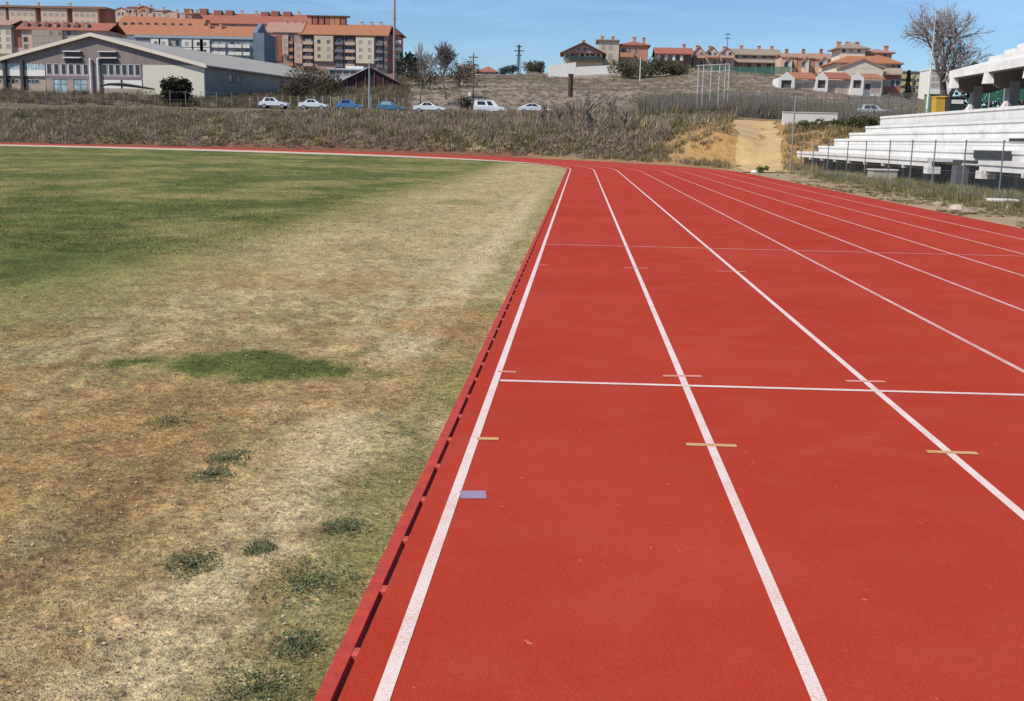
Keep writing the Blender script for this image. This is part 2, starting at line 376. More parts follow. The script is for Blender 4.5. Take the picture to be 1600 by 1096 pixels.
for (x0, y0, x1, y1) in ((778, 581, 806, 582), (1036, 588, 1096, 588.5), (1322, 596, 1383, 597), (843, 414.5, 856, 415), (975, 419, 1013, 419.5), (1120, 424, 1165, 425)):
    mark('faded_mark', ground(x0, y0), ground(x1, y1), .05, M_FAINT, ZTK+.003)
mark('blue_mark', ground(719, 774), ground(760, 774), .11, M_BLUE, ZTK+.003)
# slotted drain at the inner edge
dr = empty('drain_channel', (CXT+RIN-.15, 10, 0), 'slotted red drain channel along the inner edge of the track beside the grass', 'drain')
def seg(name, o0, o1, z0, z1, mat):
    A = path_pts(o0)-np.array([CXT+RIN-.15, 10]); B = path_pts(o1)-np.array([CXT+RIN-.15, 10]); b = MB()
    for i in range(len(A)-1):
        b.quad((*A[i], z1), (*B[i], z1), (*B[i+1], z1), (*A[i+1], z1))
        b.quad((*A[i], z0), (*A[i], z1), (*A[i+1], z1), (*A[i+1], z0)); b.quad((*B[i], z0), (*B[i], z1), (*B[i+1], z1), (*B[i+1], z0))
    return b.build(name, mat, dr)
M_DRAIN = plain('dark_channel_concrete', (.03, .012, .01), .9, .3, 4)  # near-black concrete for the channel bed
M_EDGE = plain('red_kerb_concrete', (.47, .045, .025), .9, .25, 9, bmp=.004)
seg('kerb_strip', -.188, -.142, -.1, ZTK+.001, M_EDGE)
seg('track_lip', -.1205, -.1195, -.1, ZTK-.001, M_EDGE)
b = MB(); A = path_pts(-.1415)-np.array([CXT+RIN-.15, 10]); B = path_pts(-.121)-np.array([CXT+RIN-.15, 10])
for i in range(len(A)-1): b.quad((*A[i], -.075), (*B[i], -.075), (*B[i+1], -.075), (*A[i+1], -.075))
b.build('channel_bed', M_DRAIN, dr)
M_BR = plain('worn_pink_bridge', (.54, .085, .055), .9, .3, 20)
_bm = MB().box(-.010, .0135, -.028, .028, -.06, 0).mesh('slot_bridge')
for k in range(100):
    o = link('slot_bridge', _bm, M_BR, dr); o.location = (.0185, 2.15+.497*k-10+random.uniform(-.006, .006), ZTK-.0005+.0015*(k % 5 == 1)); o.rotation_euler = (0, 0, random.uniform(-.05, .05))

# ------------------------------------------------------------------ infield
def inside(X, Y):   # metres inside the kerb
    return np.where(Y > CYT, (RIN-.2)-np.hypot(X-CXT, Y-CYT), (RIN-.2)-np.abs(X-CXT))
XE = CXT+RIN-.2
WEED = [(485, 905, .15, 1.0), (465, 1002, .07, .8), (402, 1066, .11, .7), (541, 819, .075, .6), (300, 878, .085, .7), (330, 738, .09, .7),
        (354, 712, .09, .55), (266, 655, .12, .35), (405, 855, .05, .5)]
WP = [(*ground(x, y), r, s) for x, y, r, s in WEED]
PC = ground(392, 572)
def masks(X, Y):
    n1 = fbm(X*.35, Y*.22, 31, 4); n2 = fbm(X*1.3, Y*.9, 41, 4); n3 = fbm(X*4, Y*3, 51, 3)
    g = sstep(-3.3, -5.9, X+2.6*(n1-.5)+1.2*(n2-.5))
    g = g*(.46+.50*sstep(.28, .70, n1*.55+n2*.45))
    near = sstep(11, 7, Y)*sstep(-3, -6, X); g = g*(1-.55*near)
    ins = inside(X, Y)
    g = np.maximum(g, sstep(5, 2, Y-30+0*X)*0)
    g = np.maximum(g, .42*sstep(.55, .1, ins+.5*(n2-.5))*sstep(.42, .62, n2*.6+n3*.4))
    g = np.maximum(g, .85*sstep(.6, .7, n1)*sstep(20, 30, Y)*sstep(.5, .62, n2)*.6)
    q = np.hypot((X-PC[0])/1.0, (Y-PC[1])/.44)+.9*(n3-.5)+.8*(n2-.5)
    g = np.maximum(g, .86*sstep(1.12, .62, q))
    far = sstep(70, 88, Y)*sstep(-14, -26, X); g = np.maximum(g, far*.7*(n1+.3))
    for wx, wy, r, s in WP[:4]:
        g = np.maximum(g, s*.35*sstep(1.0, .4, np.hypot(X-wx, (Y-wy)/1.5)/r+1.1*(n3-.5)))
    wob = .30*(n1-.5)+.12*(n2-.5)
    t1 = sstep(.36, .08, np.abs(X+1.25+wob)); t2 = sstep(.22, .04, np.abs(X+1.72+wob*1.2))
    sandy = (1.0*t1+.5*t2)*sstep(50, 14, Y)*sstep(.18, .42, n2+.10)
    sandy = np.maximum(sandy, .7*sstep(.54, .72, n2)*sstep(18, 5, Y)*sstep(.3, .6, n3)*(1-.8*sstep(-1.6, -2.1, X)))
    soil = sstep(1.05, .2, np.abs(X+2.25+.9*(n1-.5))/1.25)*sstep(11, 5.0, Y)*sstep(.22, .50, n2+.05)
    soil = np.maximum(soil, sstep(.52, .68, fbm(X*.9+3, Y*.6, 43, 4))*sstep(18, 8, Y)*.85)
    dark = sstep(.50, .66, fbm(X*1.1+7, Y*.8, 61, 4))*sstep(8, 4, Y)*.9
    dark = np.maximum(dark, sstep(.16, .03, np.abs(X+1.93+wob*1.2))*sstep(6.5, 4, Y)*sstep(.4, .6, n3+.08))
    return np.clip(g, 0, 1), np.clip(sandy*(1-g), 0, 1), np.clip(soil*(1-g), 0, 1), np.clip(dark*(1-sandy), 0, 1), n2, n3
def field_color(X, Y, jitter=0):
    g, sa, so, dk, n2, n3 = masks(X, Y); n = len(X)
    n4 = fbm(X*9, Y*7, 91, 3); dry = np.array([.475, .375, .20])*(.38+.55*n2+.75*n4)[:, None]
    tan = np.array([.64, .515, .31]); soil = np.array([.43, .25, .10]); dkc = np.array([.15, .095, .055])
    gr = np.array([.122, .148, .042])*(.55+.9*n3)[:, None]; gr2 = np.array([.25, .235, .080])*(.6+.8*n3)[:, None]
    c = dry*(1-sa)[:, None]*1+tan*sa[:, None]
    c = c*(1-so*.8)[:, None]+soil*(so*.8)[:, None]; c = c*(1-dk*.65)[:, None]+dkc*(dk*.65)[:, None]
    m6 = sstep(.50, .62, fbm(X*6.5, Y*5, 101, 3))*(.45+.55*sstep(.4, .6, n2))*(1-.7*sa)*(.3+.7*sstep(14, 7, Y)); m7 = sstep(.54, .64, fbm(X*8+5, Y*6, 103, 3))*(1-.4*sa)*sstep(16, 8, Y)
    c = c*(1-.62*m6)[:, None]+np.array([.19, .185, .072])*(.62*m6)[:, None]; c = c*(1-.55*m7)[:, None]+np.array([.26, .155, .075])*(.55*m7)[:, None]
    olive = np.clip(g*1.6, 0, 1)[:, None]; c = c*(1-olive)+gr2*olive
    gg = sstep(.45, .95, g)[:, None]; c = c*(1-gg)+gr*gg
    return c, g
ry = np.concatenate([np.arange(-14, 2, 2.0), 2.0*1.011**np.arange(0, 357)]); ry = np.append(ry, 99.0)
NC = 320; tx = np.linspace(0, 1, NC)**1.9
rows = []
for y in ry:
    wdt = max(6, min(75, .95*max(y, 2)+2.5)); rows.append(np.column_stack([XE+.01-tx*wdt, np.full(NC, y)]))
PV = np.concatenate(rows); X, Y = PV[:, 0], PV[:, 1]
if True:
    ins = inside(X, Y)
    k = sstep(.02, .3, ins)*sstep(45, 12, Y)
    Z = .004+k*(.028*(fbm(X*3.2, Y*3.2, 71, 4)-.42)+.034*(fbm(X*9, Y*9, 73, 3)-.45)*sstep(16, 8, Y)+.05*(fbm(X*.8, Y*.8, 72, 3)-.42))
    Z = np.maximum(Z, .004)
cfield, gfield = field_color(X, Y)
def turf_z(X, Y):
    ins = inside(X, Y); k = sstep(.02, .3, ins)*sstep(45, 12, Y)
    return np.maximum(.004+k*(.028*(fbm(X*3.2, Y*3.2, 71, 4)-.42)+.034*(fbm(X*9, Y*9, 73, 3)-.45)*sstep(16, 8, Y)+.05*(fbm(X*.8, Y*.8, 72, 3)-.42)), .004)
def infield_material():
    m, nt, b = newmat('dry_turf'); co = objco(nt)
    a = nd(nt, 'ShaderNodeAttribute', attribute_name='tone').outputs['Color']
    f = noise(nt, 48, 4, .75, co, .3); g = noise(nt, 15, 5, .75, co, .2); h = noise(nt, 2.2, 7, .75, co); e = noise(nt, 26, 3, .6, co)
    c = mixc(nt, .9, a, ramp(nt, f, [(.30, (.34, .31, .27)), (.48, (.95, .95, .95)), (.70, (1.7, 1.65, 1.5))]), 'MULTIPLY')
    c = mixc(nt, .8, c, ramp(nt, g, [(.32, (.42, .40, .36)), (.5, (1, 1, 1)), (.68, (1.42, 1.38, 1.28))]), 'MULTIPLY')  # dark mottles: soil specks and the shadow between tufts, put into colour
    c = mixc(nt, .6, c, ramp(nt, h, [(.3, (.62, .66, .52)), (.7, (1.28, 1.2, 1.14))]), 'MULTIPLY')
    c = mixc(nt, ramp(nt, e, [(.60, (0, 0, 0)), (.68, (.55, .55, .55))]), c, mixc(nt, .5, a, (.085, .085, .035)))
    nt.links.new(c, b.inputs['Base Color']); b.inputs['Roughness'].default_value = .95; b.inputs['Specular IOR Level'].default_value = .1
    bump(nt, b, g, .9, .035); return m
idx = np.arange(len(ry)*NC).reshape(len(ry), NC)
Fq = np.stack([idx[:-1, :-1].ravel(), idx[1:, :-1].ravel(), idx[1:, 1:].ravel(), idx[:-1, 1:].ravel()], 1)
inf = npmesh('infield', np.column_stack([X, Y, Z]), Fq, infield_material(), cfield, smooth=True)
tag(inf, 'patchy infield turf, green far off and dry straw near the track', 'infield', kind='structure')
# sandy crescent along the far bend
A = []; Bq = []
for a in np.radians(np.linspace(8, 178, 90)):
    wd = .15+7.5*sstep(math.radians(10), math.radians(75), a)
    A.append((CXT+(RIN-.21)*math.cos(a), CYT+(RIN-.21)*math.sin(a), .03)); Bq.append((CXT+(RIN-.21-wd)*math.cos(a), CYT+(RIN-.21-wd)*math.sin(a), .03))
V = np.array(A+Bq); n = len(A); Fq = np.array([(i, n+i, n+i+1, i+1) for i in range(n-1)])
tag(npmesh('sand_strip', V, Fq, plain('pale_sand', (.57, .475, .335), .95, .14, .6)), 'pale sandy strip inside the far bend of the track', 'sand strip', kind='structure')

def blades(name, X, Y, Z, L, W, lean, col, mat, parent=None):
    n = len(X); az = RNG.uniform(0, 2*PI, n); ln = lean
    dx = np.cos(az)*np.sin(ln)*L; dy = np.sin(az)*np.sin(ln)*L; dz = np.cos(ln)*L
    p = az+PI/2+RNG.uniform(-.5, .5, n); wx = np.cos(p)*W/2; wy = np.sin(p)*W/2
    B = np.column_stack([X, Y, Z])
    V = np.empty((n, 3, 3)); V[:, 0] = B-np.column_stack([wx, wy, 0*wx]); V[:, 1] = B+np.column_stack([wx, wy, 0*wx])
    V[:, 2] = B+np.column_stack([dx, dy, dz])
    return npmesh(name, V.reshape(-1, 3), np.arange(3*n).reshape(n, 3), mat, np.repeat(col, 3, axis=0), parent)
def turf(name, n, d0, d1, umin, L0, W0):
    inv = RNG.uniform(1/d1, 1/d0, n); Y = 1/inv; X = XE+.02-RNG.uniform(0, 1, n)*(np.abs(umin)*Y-.4).clip(.2)
    keep = inside(X, Y) > -.02+.05*vnoise(Y*3, X, 5); X, Y = X[keep], Y[keep]
    c, g = field_color(X, Y); n2 = fbm(X*5, Y*5, 81, 3)
    keep = (RNG.uniform(0, 1, len(X)) < .15+1.2*sstep(.3, .65, n2)+.5*g); X, Y, c, g = X[keep], Y[keep], c[keep], g[keep]
    n = len(X); k = np.sqrt(Y/5).clip(.8, 4)
    r = RNG.uniform(0, 1, (n, 1)); c = c*(.62+.9*RNG.uniform(0, 1, (n, 1))**1.3)
    straw = (RNG.uniform(0, 1, n) < .2*(1-g)); c[straw] = np.array([.60, .50, .32])*RNG.uniform(.7, 1.1, (straw.sum(), 1))
    cl_ = .55+.9*fbm(X*14, Y*11, 95, 2); c = c*cl_[:, None]; bare = sstep(.5, .62, fbm(X*22, Y*18, 96, 2)); c = c*(1-.45*bare[:, None]); gren = (RNG.uniform(0, 1, n) < .10*(1-g*.5)+.25*sstep(.62, .75, fbm(X*3, Y*2.2, 97, 3))); c[gren] = np.array([.12, .14, .05])*RNG.uniform(.6, 1.3, (gren.sum(), 1))
    ins = inside(X, Y); kk = sstep(.02, .3, ins)*sstep(45, 12, Y)
    Z = np.maximum(.004+kk*(.028*(fbm(X*3.2, Y*3.2, 71, 4)-.42)+.034*(fbm(X*9, Y*9, 73, 3)-.45)*sstep(16, 8, Y)+.05*(fbm(X*.8, Y*.8, 72, 3)-.42)), .004)-.003
    L = L0*k*RNG.uniform(.4, 1.3, n); W = W0*k*RNG.uniform(.6, 1.4, n)
    lean = RNG.uniform(.85, 1.57, n)*(1-.2*g)
    o = blades(name, X, Y, Z, L, W, lean, np.clip(c, 0, .8), drygrass); return o
tag(turf('dry_turf_grass', 210000, 2.2, 16, .60, .020, .0044), 'short dry straw coloured grass with green flecks on the infield', 'grass', kind='stuff')
tag(turf('far_turf_grass', 110000, 14, 85, .56, .022, .0060), 'patchy green and tan grass farther out on the infield', 'grass', kind='stuff')
n = 2600; Y = 1/RNG.uniform(1/11, 1/2.6, n); X = XE-.05-RNG.uniform(0, 1, n)*(.56*Y-.4).clip(.2); sz = RNG.uniform(.003, .0075, n)*np.sqrt(Y/4)
B = np.column_stack([X, Y, turf_z(X, Y)+.006]); a = RNG.uniform(0, 2*PI, n); t = RNG.uniform(-.5, .5, (n, 2))
e1 = np.column_stack([np.cos(a), np.sin(a), t[:, 0]])*sz[:, None]; e2 = np.column_stack([-np.sin(a), np.cos(a), t[:, 1]])*(sz*RNG.uniform(.4, 1, n))[:, None]
V = np.stack([B-e1, B-e2, B+e1, B+e2], 1).reshape(-1, 3)
c = np.array([[.66, .56, .40], [.42, .30, .19], [.22, .14, .09], [.58, .50, .38]])[RNG.integers(0, 4, n)]*RNG.uniform(.7, 1.15, (n, 1))
tag(npmesh('turf_litter', V, np.arange(4*n).reshape(n, 4), drygrass, np.repeat(c, 4, axis=0)), 'pale pebbles and dead leaf crumbs strewn over the dry turf', 'litter', kind='stuff')
wl = ['largest dark green weed clump in the dry grass, just left of the track', 'small green weed tuft below the largest clump, close to the kerb',
      'dark green weed clump at the picture bottom, in straw near the kerb', 'olive weed tuft nearest the kerb, beside its red strip',
      'narrow dark weed clump on the edge of the sandy strip', 'dark twiggy weed tuft on orange soil, below another small tuft',
      'small olive weed tuft on orange soil, just above a darker one', 'pale grey green weed patch on bare soil below the green oval',
      'tiny green weed tuft in straw left of the large dark clump']
for i, (wx, wy, r, s) in enumerate(WP):
    n = 620; a = RNG.uniform(0, 2*PI, n); q = r*RNG.uniform(0, 1, n)**1.05*(.85+.5*vnoise(a*1.6, 0*a+i*3.1, 9)); X = np.cos(a)*q*1.2; Y = np.sin(a)*q*1.5
    c = np.array([.085, .13, .05])*RNG.uniform(.45, 1.8, (n, 1)); dk_ = RNG.uniform(0, 1, n) < .25; c[dk_] = np.array([.30, .25, .14])*RNG.uniform(.5, 1.2, (dk_.sum(), 1))
    if s < .95: c = c*.7+np.array([.20, .18, .085])*.4*RNG.uniform(.5, 1.5, (n, 1))
    o = blades('weed_clump', X, Y, turf_z(X+wx, Y+wy)-.002, RNG.uniform(.010, .028, n), RNG.uniform(.0035, .008, n), RNG.uniform(.5, 1.5, n), c, foliage)
    o.location = (wx, wy, .004); tag(o, wl[i], 'weed', 'weed clumps in the dry infield')

# ------------------------------------------------------------------ scrub, field and verge growth
def tufts(name, X, Y, Z, hgt, K, wid, cols, mat, spread=.5, lean=.9, seed=1):
    n = len(X); i = np.repeat(np.arange(n), K); N = n*K
    base = cols[i]*RNG.uniform(.55, 1.45, (N, 1))
    r = spread*hgt[i]*np.sqrt(RNG.uniform(0, 1, N)); a = RNG.uniform(0, 2*PI, N)
    x = X[i]+r*np.cos(a); y = Y[i]+r*np.sin(a); z = Z[i]+RNG.uniform(-.05, .45, N)*hgt[i]*(1-.6*r/(spread*hgt[i]+1e-6))
    return blades(name, x, y, z, hgt[i]*RNG.uniform(.35, .85, N), wid[i]*RNG.uniform(.5, 1.5, N), RNG.uniform(0, lean, N), base, mat)
PAL = 1.12*np.array([[.27, .21, .145], [.36, .28, .19], [.24, .185, .14], [.215, .20, .08], [.46, .36, .21], [.14, .145, .055], [.34, .28, .22]])
def pick(X, Y, wts, sc_=.12, seed=5):
    n = fbm(X*sc_, Y*sc_, seed, 3)+RNG.normal(0, .16, len(X)); cw = np.cumsum(wts)/np.sum(wts)
    lo_, hi_ = np.percentile(n, 2), np.percentile(n, 98); t = np.clip((n-lo_)/(hi_-lo_), 0, .999)
    return PAL[np.searchsorted(cw, t).clip(0, len(PAL)-1)]
def region(n, d0, d1, p0, p1, pw=1.0):
    Y = d0+(d1-d0)*RNG.uniform(0, 1, n)**pw; u = RNG.uniform(ux(p0), ux(p1), n); return u*Y, Y
# bank between track and road
X, Y = region(15000, 66, 147, -60, 1150, .8); s = sdf(X, Y); u = X/Y
keep = (s > 1.2+1.6*vnoise(X*.3, Y*.3, 6)) & ((u < ux(1030)) | (soil_mask(X, Y) < .5)); X, Y, s = X[keep], Y[keep], s[keep]; Z = hz(X, Y)
hh = (.45+.75*fbm(X*.1, Y*.1, 8, 3)+.25*RNG.uniform(0, 1, len(X)))*(.5+.5*sstep(1, 9, s))*(1-.9*sstep(128, 141, Y))
tag(tufts('dry_scrub', X, Y, Z, hh, 44, .03+.035*hh, pick(X, Y, [3, 3, 3.5, 1.3, 1.2, 1.2, 2.5]), drygrass, .62, 1.25), 'dense grey brown and olive dry scrub covering the bank', 'scrub', kind='stuff')
X, Y = region(1500, 68, 140, -60, 1120, .8); s = sdf(X, Y); u = X/Y
keep = (s > 2.2) & ((u < ux(1020)) | (soil_mask(X, Y) < .4)) & (RNG.uniform(0, 1, len(X)) < .35+.9*sstep(.4, .6, fbm(X*.07, Y*.1, 33, 3))); X, Y = X[keep], Y[keep]; Z = hz(X, Y)
rr = RNG.uniform(.35, 1.15, len(X))*(1-.85*sstep(122, 136, Y)); cc = pick(X, Y, [4, 2, 4.5, 2.4, .8, 2.4, 2])*RNG.uniform(.45, 1.25, (len(X), 1))
nl = 110; k = np.repeat(np.arange(len(X)), nl); N = len(k); d = RNG.normal(0, 1, (N, 3)); d /= np.linalg.norm(d, axis=1)[:, None]; d[:, 2] = np.abs(d[:, 2])
P_ = np.column_stack([X, Y, Z])[k]+d*(RNG.uniform(.4, 1, (N, 1))**.5)*rr[k][:, None]*np.array([1.15, 1.15, 1.0])
a = RNG.normal(0, 1, (N, 3)); a[:, 2] = np.abs(a[:, 2])+.5; a /= np.linalg.norm(a, axis=1)[:, None]; b = np.cross(a, RNG.normal(0, 1, (N, 3))); b /= np.linalg.norm(b, axis=1)[:, None]
sz = RNG.uniform(.09, .20, (N, 1)); Vv = np.stack([P_-b*sz*.22, P_+b*sz*.22, P_+a*sz*1.6], 1).reshape(-1, 3)
cc = cc[k]*RNG.uniform(.55, 1.5, (N, 1))
tag(npmesh('bank_shrubs', Vv, np.arange(3*N).reshape(N, 3), drygrass, np.repeat(cc, 3, axis=0)), 'rounded low brown and olive shrubs crowding the bank', 'shrubs', kind='stuff')
# field behind the road
X, Y = region(11000, 161, 300, 560, 1440, .9); Z = hz(X, Y)
keep = Y < np.where(X/Y > ux(850), np.where(X/Y > ux(1060), 300, 258), 300); X, Y, Z = X[keep], Y[keep], Z[keep]; hh = .24+.45*fbm(X*.06, Y*.06, 9, 3)
PAL2 = PAL.copy(); PAL[:] = [[.34, .265, .215], [.38, .30, .24], [.29, .23, .18], [.26, .225, .12], [.44, .35, .24], [.19, .18, .09], [.36, .29, .24]]
tag(tufts('field_growth', X, Y, Z, hh, 40, .05+0*hh, pick(X, Y, [3, 2.5, 3.5, 2.4, 1.2, 1.6, 1.5], .05), drygrass, 1.0, 1.2), 'mauve brown dead grass and weeds on the field behind the road', 'dead grass', kind='stuff')
X, Y = region(3500, 162, 250, -40, 640, .9); Z = hz(X, Y); PAL[:] = PAL2
keep = (X-(-80.8)-(Y-185)*.167 < -21) | (X-(-80.8)-(Y-185)*.167 > 21) | (Y < 181); X, Y, Z = X[keep], Y[keep], Z[keep]
hh = .7+.9*fbm(X*.08, Y*.08, 12, 3)
tag(tufts('hall_scrub', X, Y, Z, hh, 40, .06+0*hh, pick(X, Y, [3, 3, 3, 2, .8, 2.2, 1])*.62, drygrass, .6, 1.2), 'dark scrub growing along the foot of the sports hall', 'scrub', kind='stuff')
# verge on the right
def verge_pts(n):
    Y = 1/RNG.uniform(1/64, 1/15, n); X = XOUT+.1+RNG.uniform(0, 1, n)**1.2*5.6; return X, Y
X, Y = verge_pts(9000); n_ = fbm(X*.5, Y*.35, 14, 3); dens = sstep(.32, .62, n_+.28*sstep(10, 12.5, X)-.1*sstep(9.8, 9, X))
keep = RNG.uniform(0, 1, len(X)) < dens; X, Y = X[keep], Y[keep]; Z = hz(X, Y)
hh = (.09+.22*sstep(9.6, 12.5, X))*RNG.uniform(.5, 1.3, len(X))
PAL[:] = [[.34, .27, .15], [.12, .14, .045], [.28, .22, .12], [.15, .155, .055], [.42, .34, .20], [.085, .10, .04], [.22, .19, .08]]
tag(tufts('verge_grass', X, Y, Z, hh, 40, .014+.0*hh, pick(X, Y, [3, 2.5, 2, 2, 2, 1.5, 2], .5), drygrass, .7, 1.0), 'straggly straw and green grass on the verge before the grandstand', 'grass', kind='stuff')
PAL[:] = PAL2
V = []; vy = np.arange(8, 70, .7); vx = np.linspace(XOUT-.02, 15.0, 26)
VX, VY = np.meshgrid(vx, vy); vz = hz(VX, VY)+.012+.04*sstep(XOUT, XOUT+.6, VX)*fbm(VX*1.5, VY*1.5, 15, 3)
idx = np.arange(VX.size).reshape(VX.shape); Fq = np.stack([idx[:-1, :-1].ravel(), idx[:-1, 1:].ravel(), idx[1:, 1:].ravel(), idx[1:, :-1].ravel()], 1)
def verge_material():
    m, nt, b = newmat('verge_soil'); co = objco(nt); a = noise(nt, .6, 6, .7, co); f = noise(nt, 6, 5, .7, co)
    c = ramp(nt, a, [(.3, (.20, .17, .08)), (.45, (.40, .30, .17)), (.6, (.46, .33, .20)), (.75, (.26, .21, .10))])
    c = mixc(nt, .7, c, ramp(nt, f, [(.3, (.55, .55, .5)), (.7, (1.2, 1.15, 1.1))]), 'MULTIPLY')
    nt.links.new(c, b.inputs['Base Color']); b.inputs['Roughness'].default_value = .95; bump(nt, b, f, .8, .05); return m
tag(npmesh('verge', np.column_stack([VX.ravel(), VY.ravel(), vz.ravel()]), Fq, verge_material(), smooth=True), 'sandy verge of bare soil between track and grandstand', 'verge', kind='structure')

# ------------------------------------------------------------------ trees
def leafcloud(name, cens, n, size, cols, mat, parent, squash=1.0):
    cens = np.array(cens, float); k = RNG.integers(0, len(cens), n)
    d = RNG.normal(0, 1, (n, 3)); d /= np.linalg.norm(d, axis=1)[:, None]
    r = RNG.uniform(.35, 1, (n, 1))**.6
    P = cens[k, :3]+d*r*cens[k, 3:4]*np.array([1, 1, squash])
    a = RNG.normal(0, 1, (n, 3)); a /= np.linalg.norm(a, axis=1)[:, None]; b = np.cross(a, RNG.normal(0, 1, (n, 3))); b /= np.linalg.norm(b, axis=1)[:, None]
    s = size*RNG.uniform(.6, 1.4, (n, 1))
    V = np.stack([P-a*s, P+b*s*.6, P+a*s, P-b*s*.6], 1).reshape(-1, 3)
    c = np.array(cols)[RNG.integers(0, len(cols), n)]*RNG.uniform(.6, 1.4, (n, 1))*(.75+.5*vnoise(k*1.37, k*.71, 3))[:, None]
    return npmesh(name, V, np.arange(4*n).reshape(n, 4), mat, np.repeat(c, 4, axis=0), parent)
BARK = plain('grey_brown_bark', (.13, .105, .09), .9, .3, 3, bmp=.03)
TWIG2 = plain('grey_twigs', (.26, .22, .21), .9, .25, 2)
TWIG = plain('mauve_twigs', (.15, .115, .115), .9, .25, 2)
PALETW = plain('pale_twigs', (.24, .20, .17), .9, .25, 2)
def baretree(name, loc, h, label, cat, group=None, spread=.5, levels=5, trunk_r=None, seed=1, mat_t=None, trunk_frac=.25, kids=3, twig_r=.02, upright=.0):
    rnd = random.Random(seed); root = empty(name, loc, label, cat, group); T = MB(); Cn = MB(); tr = trunk_r or h*.022
    def grow(p, d, ln, r, lev):
        nseg = 3 if lev < 3 else 2; pts = [p]; q = Vector(p); dd = Vector(d)
        for i in range(nseg):
            dd = (dd+Vector((rnd.gauss(0, .13), rnd.gauss(0, .13), rnd.gauss(.03, .08)+upright))).normalized(); q = q+dd*ln/nseg; pts.append(q.copy())
        rr = [max(twig_r*.5, r*(1-.4*i/nseg)) for i in range(nseg+1)]
        (T if lev < 2 else Cn).tube(pts, rr, 6 if lev < 2 else 3)
        if lev >= levels: return
        n = kids+(1 if rnd.random() < .5 else 0)
        for k in range(n):
            t = rnd.uniform(.45, 1) if k else 1.0
            base = pts[-1] if k == 0 else pts[max(1, min(nseg, round(t*nseg)))]
            ax = dd.orthogonal().normalized(); ax.rotate(Matrix.Rotation(rnd.uniform(0, 2*PI), 3, dd))
            nd_ = (dd*math.cos(spread)+ax*math.sin(spread)*rnd.uniform(.7, 1.3)).normalized() if k else (dd+ax*.25).normalized()
            grow(base, nd_, ln*rnd.uniform(.62, .85), max(twig_r, r*.6), lev+1)
    grow((0, 0, -.2), (0, 0, 1), h*trunk_frac, tr, 0)
    zm = max(v[2] for v in Cn.v); f = h/zm; T.v = [(x*f, y*f, z*f) for x, y, z in T.v]; Cn.v = [(x*f, y*f, z*f) for x, y, z in Cn.v]
    T.build('trunk', BARK, root); Cn.build('crown', mat_t or TWIG, root); return root
def bush(name, loc, rx, h, label, cat, group=None, cols=((.045, .06, .022), (.07, .085, .03)), n=500, size=.14, blobs=9, trunk=True):
    root = empty(name, loc, label, cat, group); cens = []
    for k in range(blobs):
        a = random.uniform(0, 2*PI); q = rx*.55*math.sqrt(random.random()); z = h*random.uniform(.3, .72)
        cens.append((q*math.cos(a), q*math.sin(a), z, min(rx, h)*random.uniform(.28, .48)))
    if trunk: MB().tube([(0, 0, -.2), (.05, 0, h*.3), (-.04, .03, h*.65)], [rx*.07+.03, rx*.05+.02, .02], 6).build('trunk', BARK, root)
    leafcloud('crown', cens, n, size, cols, foliage, root); return root
def conifer(name, loc, r, h, label, cat, group=None, cols=((.025, .045, .035), (.035, .06, .04)), n=500, size=.3):
    root = empty(name, loc, label, cat, group); cens = []
    for k in range(12):
        t = (k+.5)/12; cens.append((random.uniform(-.25, .25)*r*(1-t), random.uniform(-.25, .25)*r*(1-t), h*(.12+.83*t), r*(1-t)*.85+.1))
    MB().tube([(0, 0, -.2), (0, 0, h*.5), (0, 0, h*.93)], [r*.1+.04, r*.07+.02, .02], 6).build('trunk', BARK, root)
    leafcloud('crown', cens, n, size, cols, foliage, root); return root
def gpt(px, d):
    x = ux(px)*d; return (x, d, h1(x, d))
baretree('bare_tree', (*gpt(1474, 98)[:2], 4.4), 9.3, 'large leafless tree with wide twiggy crown behind the grandstand end', 'bare tree', None, .70, 6, .20, 11, TWIG2, .20, 3, .0072)
baretree('bare_tree', gpt(657, 172), 9.6, 'slim upright leafless tree left of the rounder bare tree', 'bare tree', None, .28, 5, .13, 9, PALETW, .3, 3, .022, .12)
baretree('bare_tree', gpt(697, 180), 9.3, 'round crowned leafless tree right of the slim bare tree', 'bare tree', None, .42, 6, .15, 12, None, .24, 3, .022, .05)
sap = 'bare saplings rising from the bank scrub'
for i, (px, d, hh_, sd) in enumerate([(848, 110, 2.6, 1), (868, 104, 3.0, 2), (886, 100, 3.6, 3), (905, 106, 3.9, 4), (921, 98, 3.4, 5), (938, 101, 3.8, 6), (957, 108, 3.0, 7), (975, 99, 2.4, 8)]):
    baretree('bare_sapling', gpt(px, d), hh_, 'thin pale leafless sapling standing in the bank scrub right of the parked cars', 'sapling', sap, .3, 4, .045, 20+sd, PALETW, .3, 3, .022, .1)
bush('dark_shrub', gpt(277, 166), 2.7, 4.6, 'dark rounded evergreen shrub before the cream wall of the hall', 'shrub', None, ((.028, .028, .017), (.05, .045, .026)), 4200, .2, 40)
bush('dark_shrub', gpt(728, 141), 1.6, 2.2, 'dark leafless looking shrub just left of the white van', 'shrub', None, ((.06, .055, .04), (.09, .08, .055)), 500, .13)
for px, d, rx, hh_, lb in [(660, 205, 5, 5.5, 'olive brown thicket under the slim bare tree'), (715, 210, 5.5, 5.0, 'dark brown thicket under the round bare tree'),
                           (480, 190, 4.5, 5.0, 'dark brown thicket at the far end of the hall wall'), (512, 186, 4.5, 4.2, 'brown thicket between hall and red shed'), (455, 182, 3.5, 3.2, 'low brown thicket beside the hall side wall')]:
    bush('thicket', gpt(px, d), rx, hh_, lb, 'thicket', 'brown thickets near the hall', ((.11, .085, .065), (.15, .12, .08), (.08, .075, .04)), 2600, .14, 22)
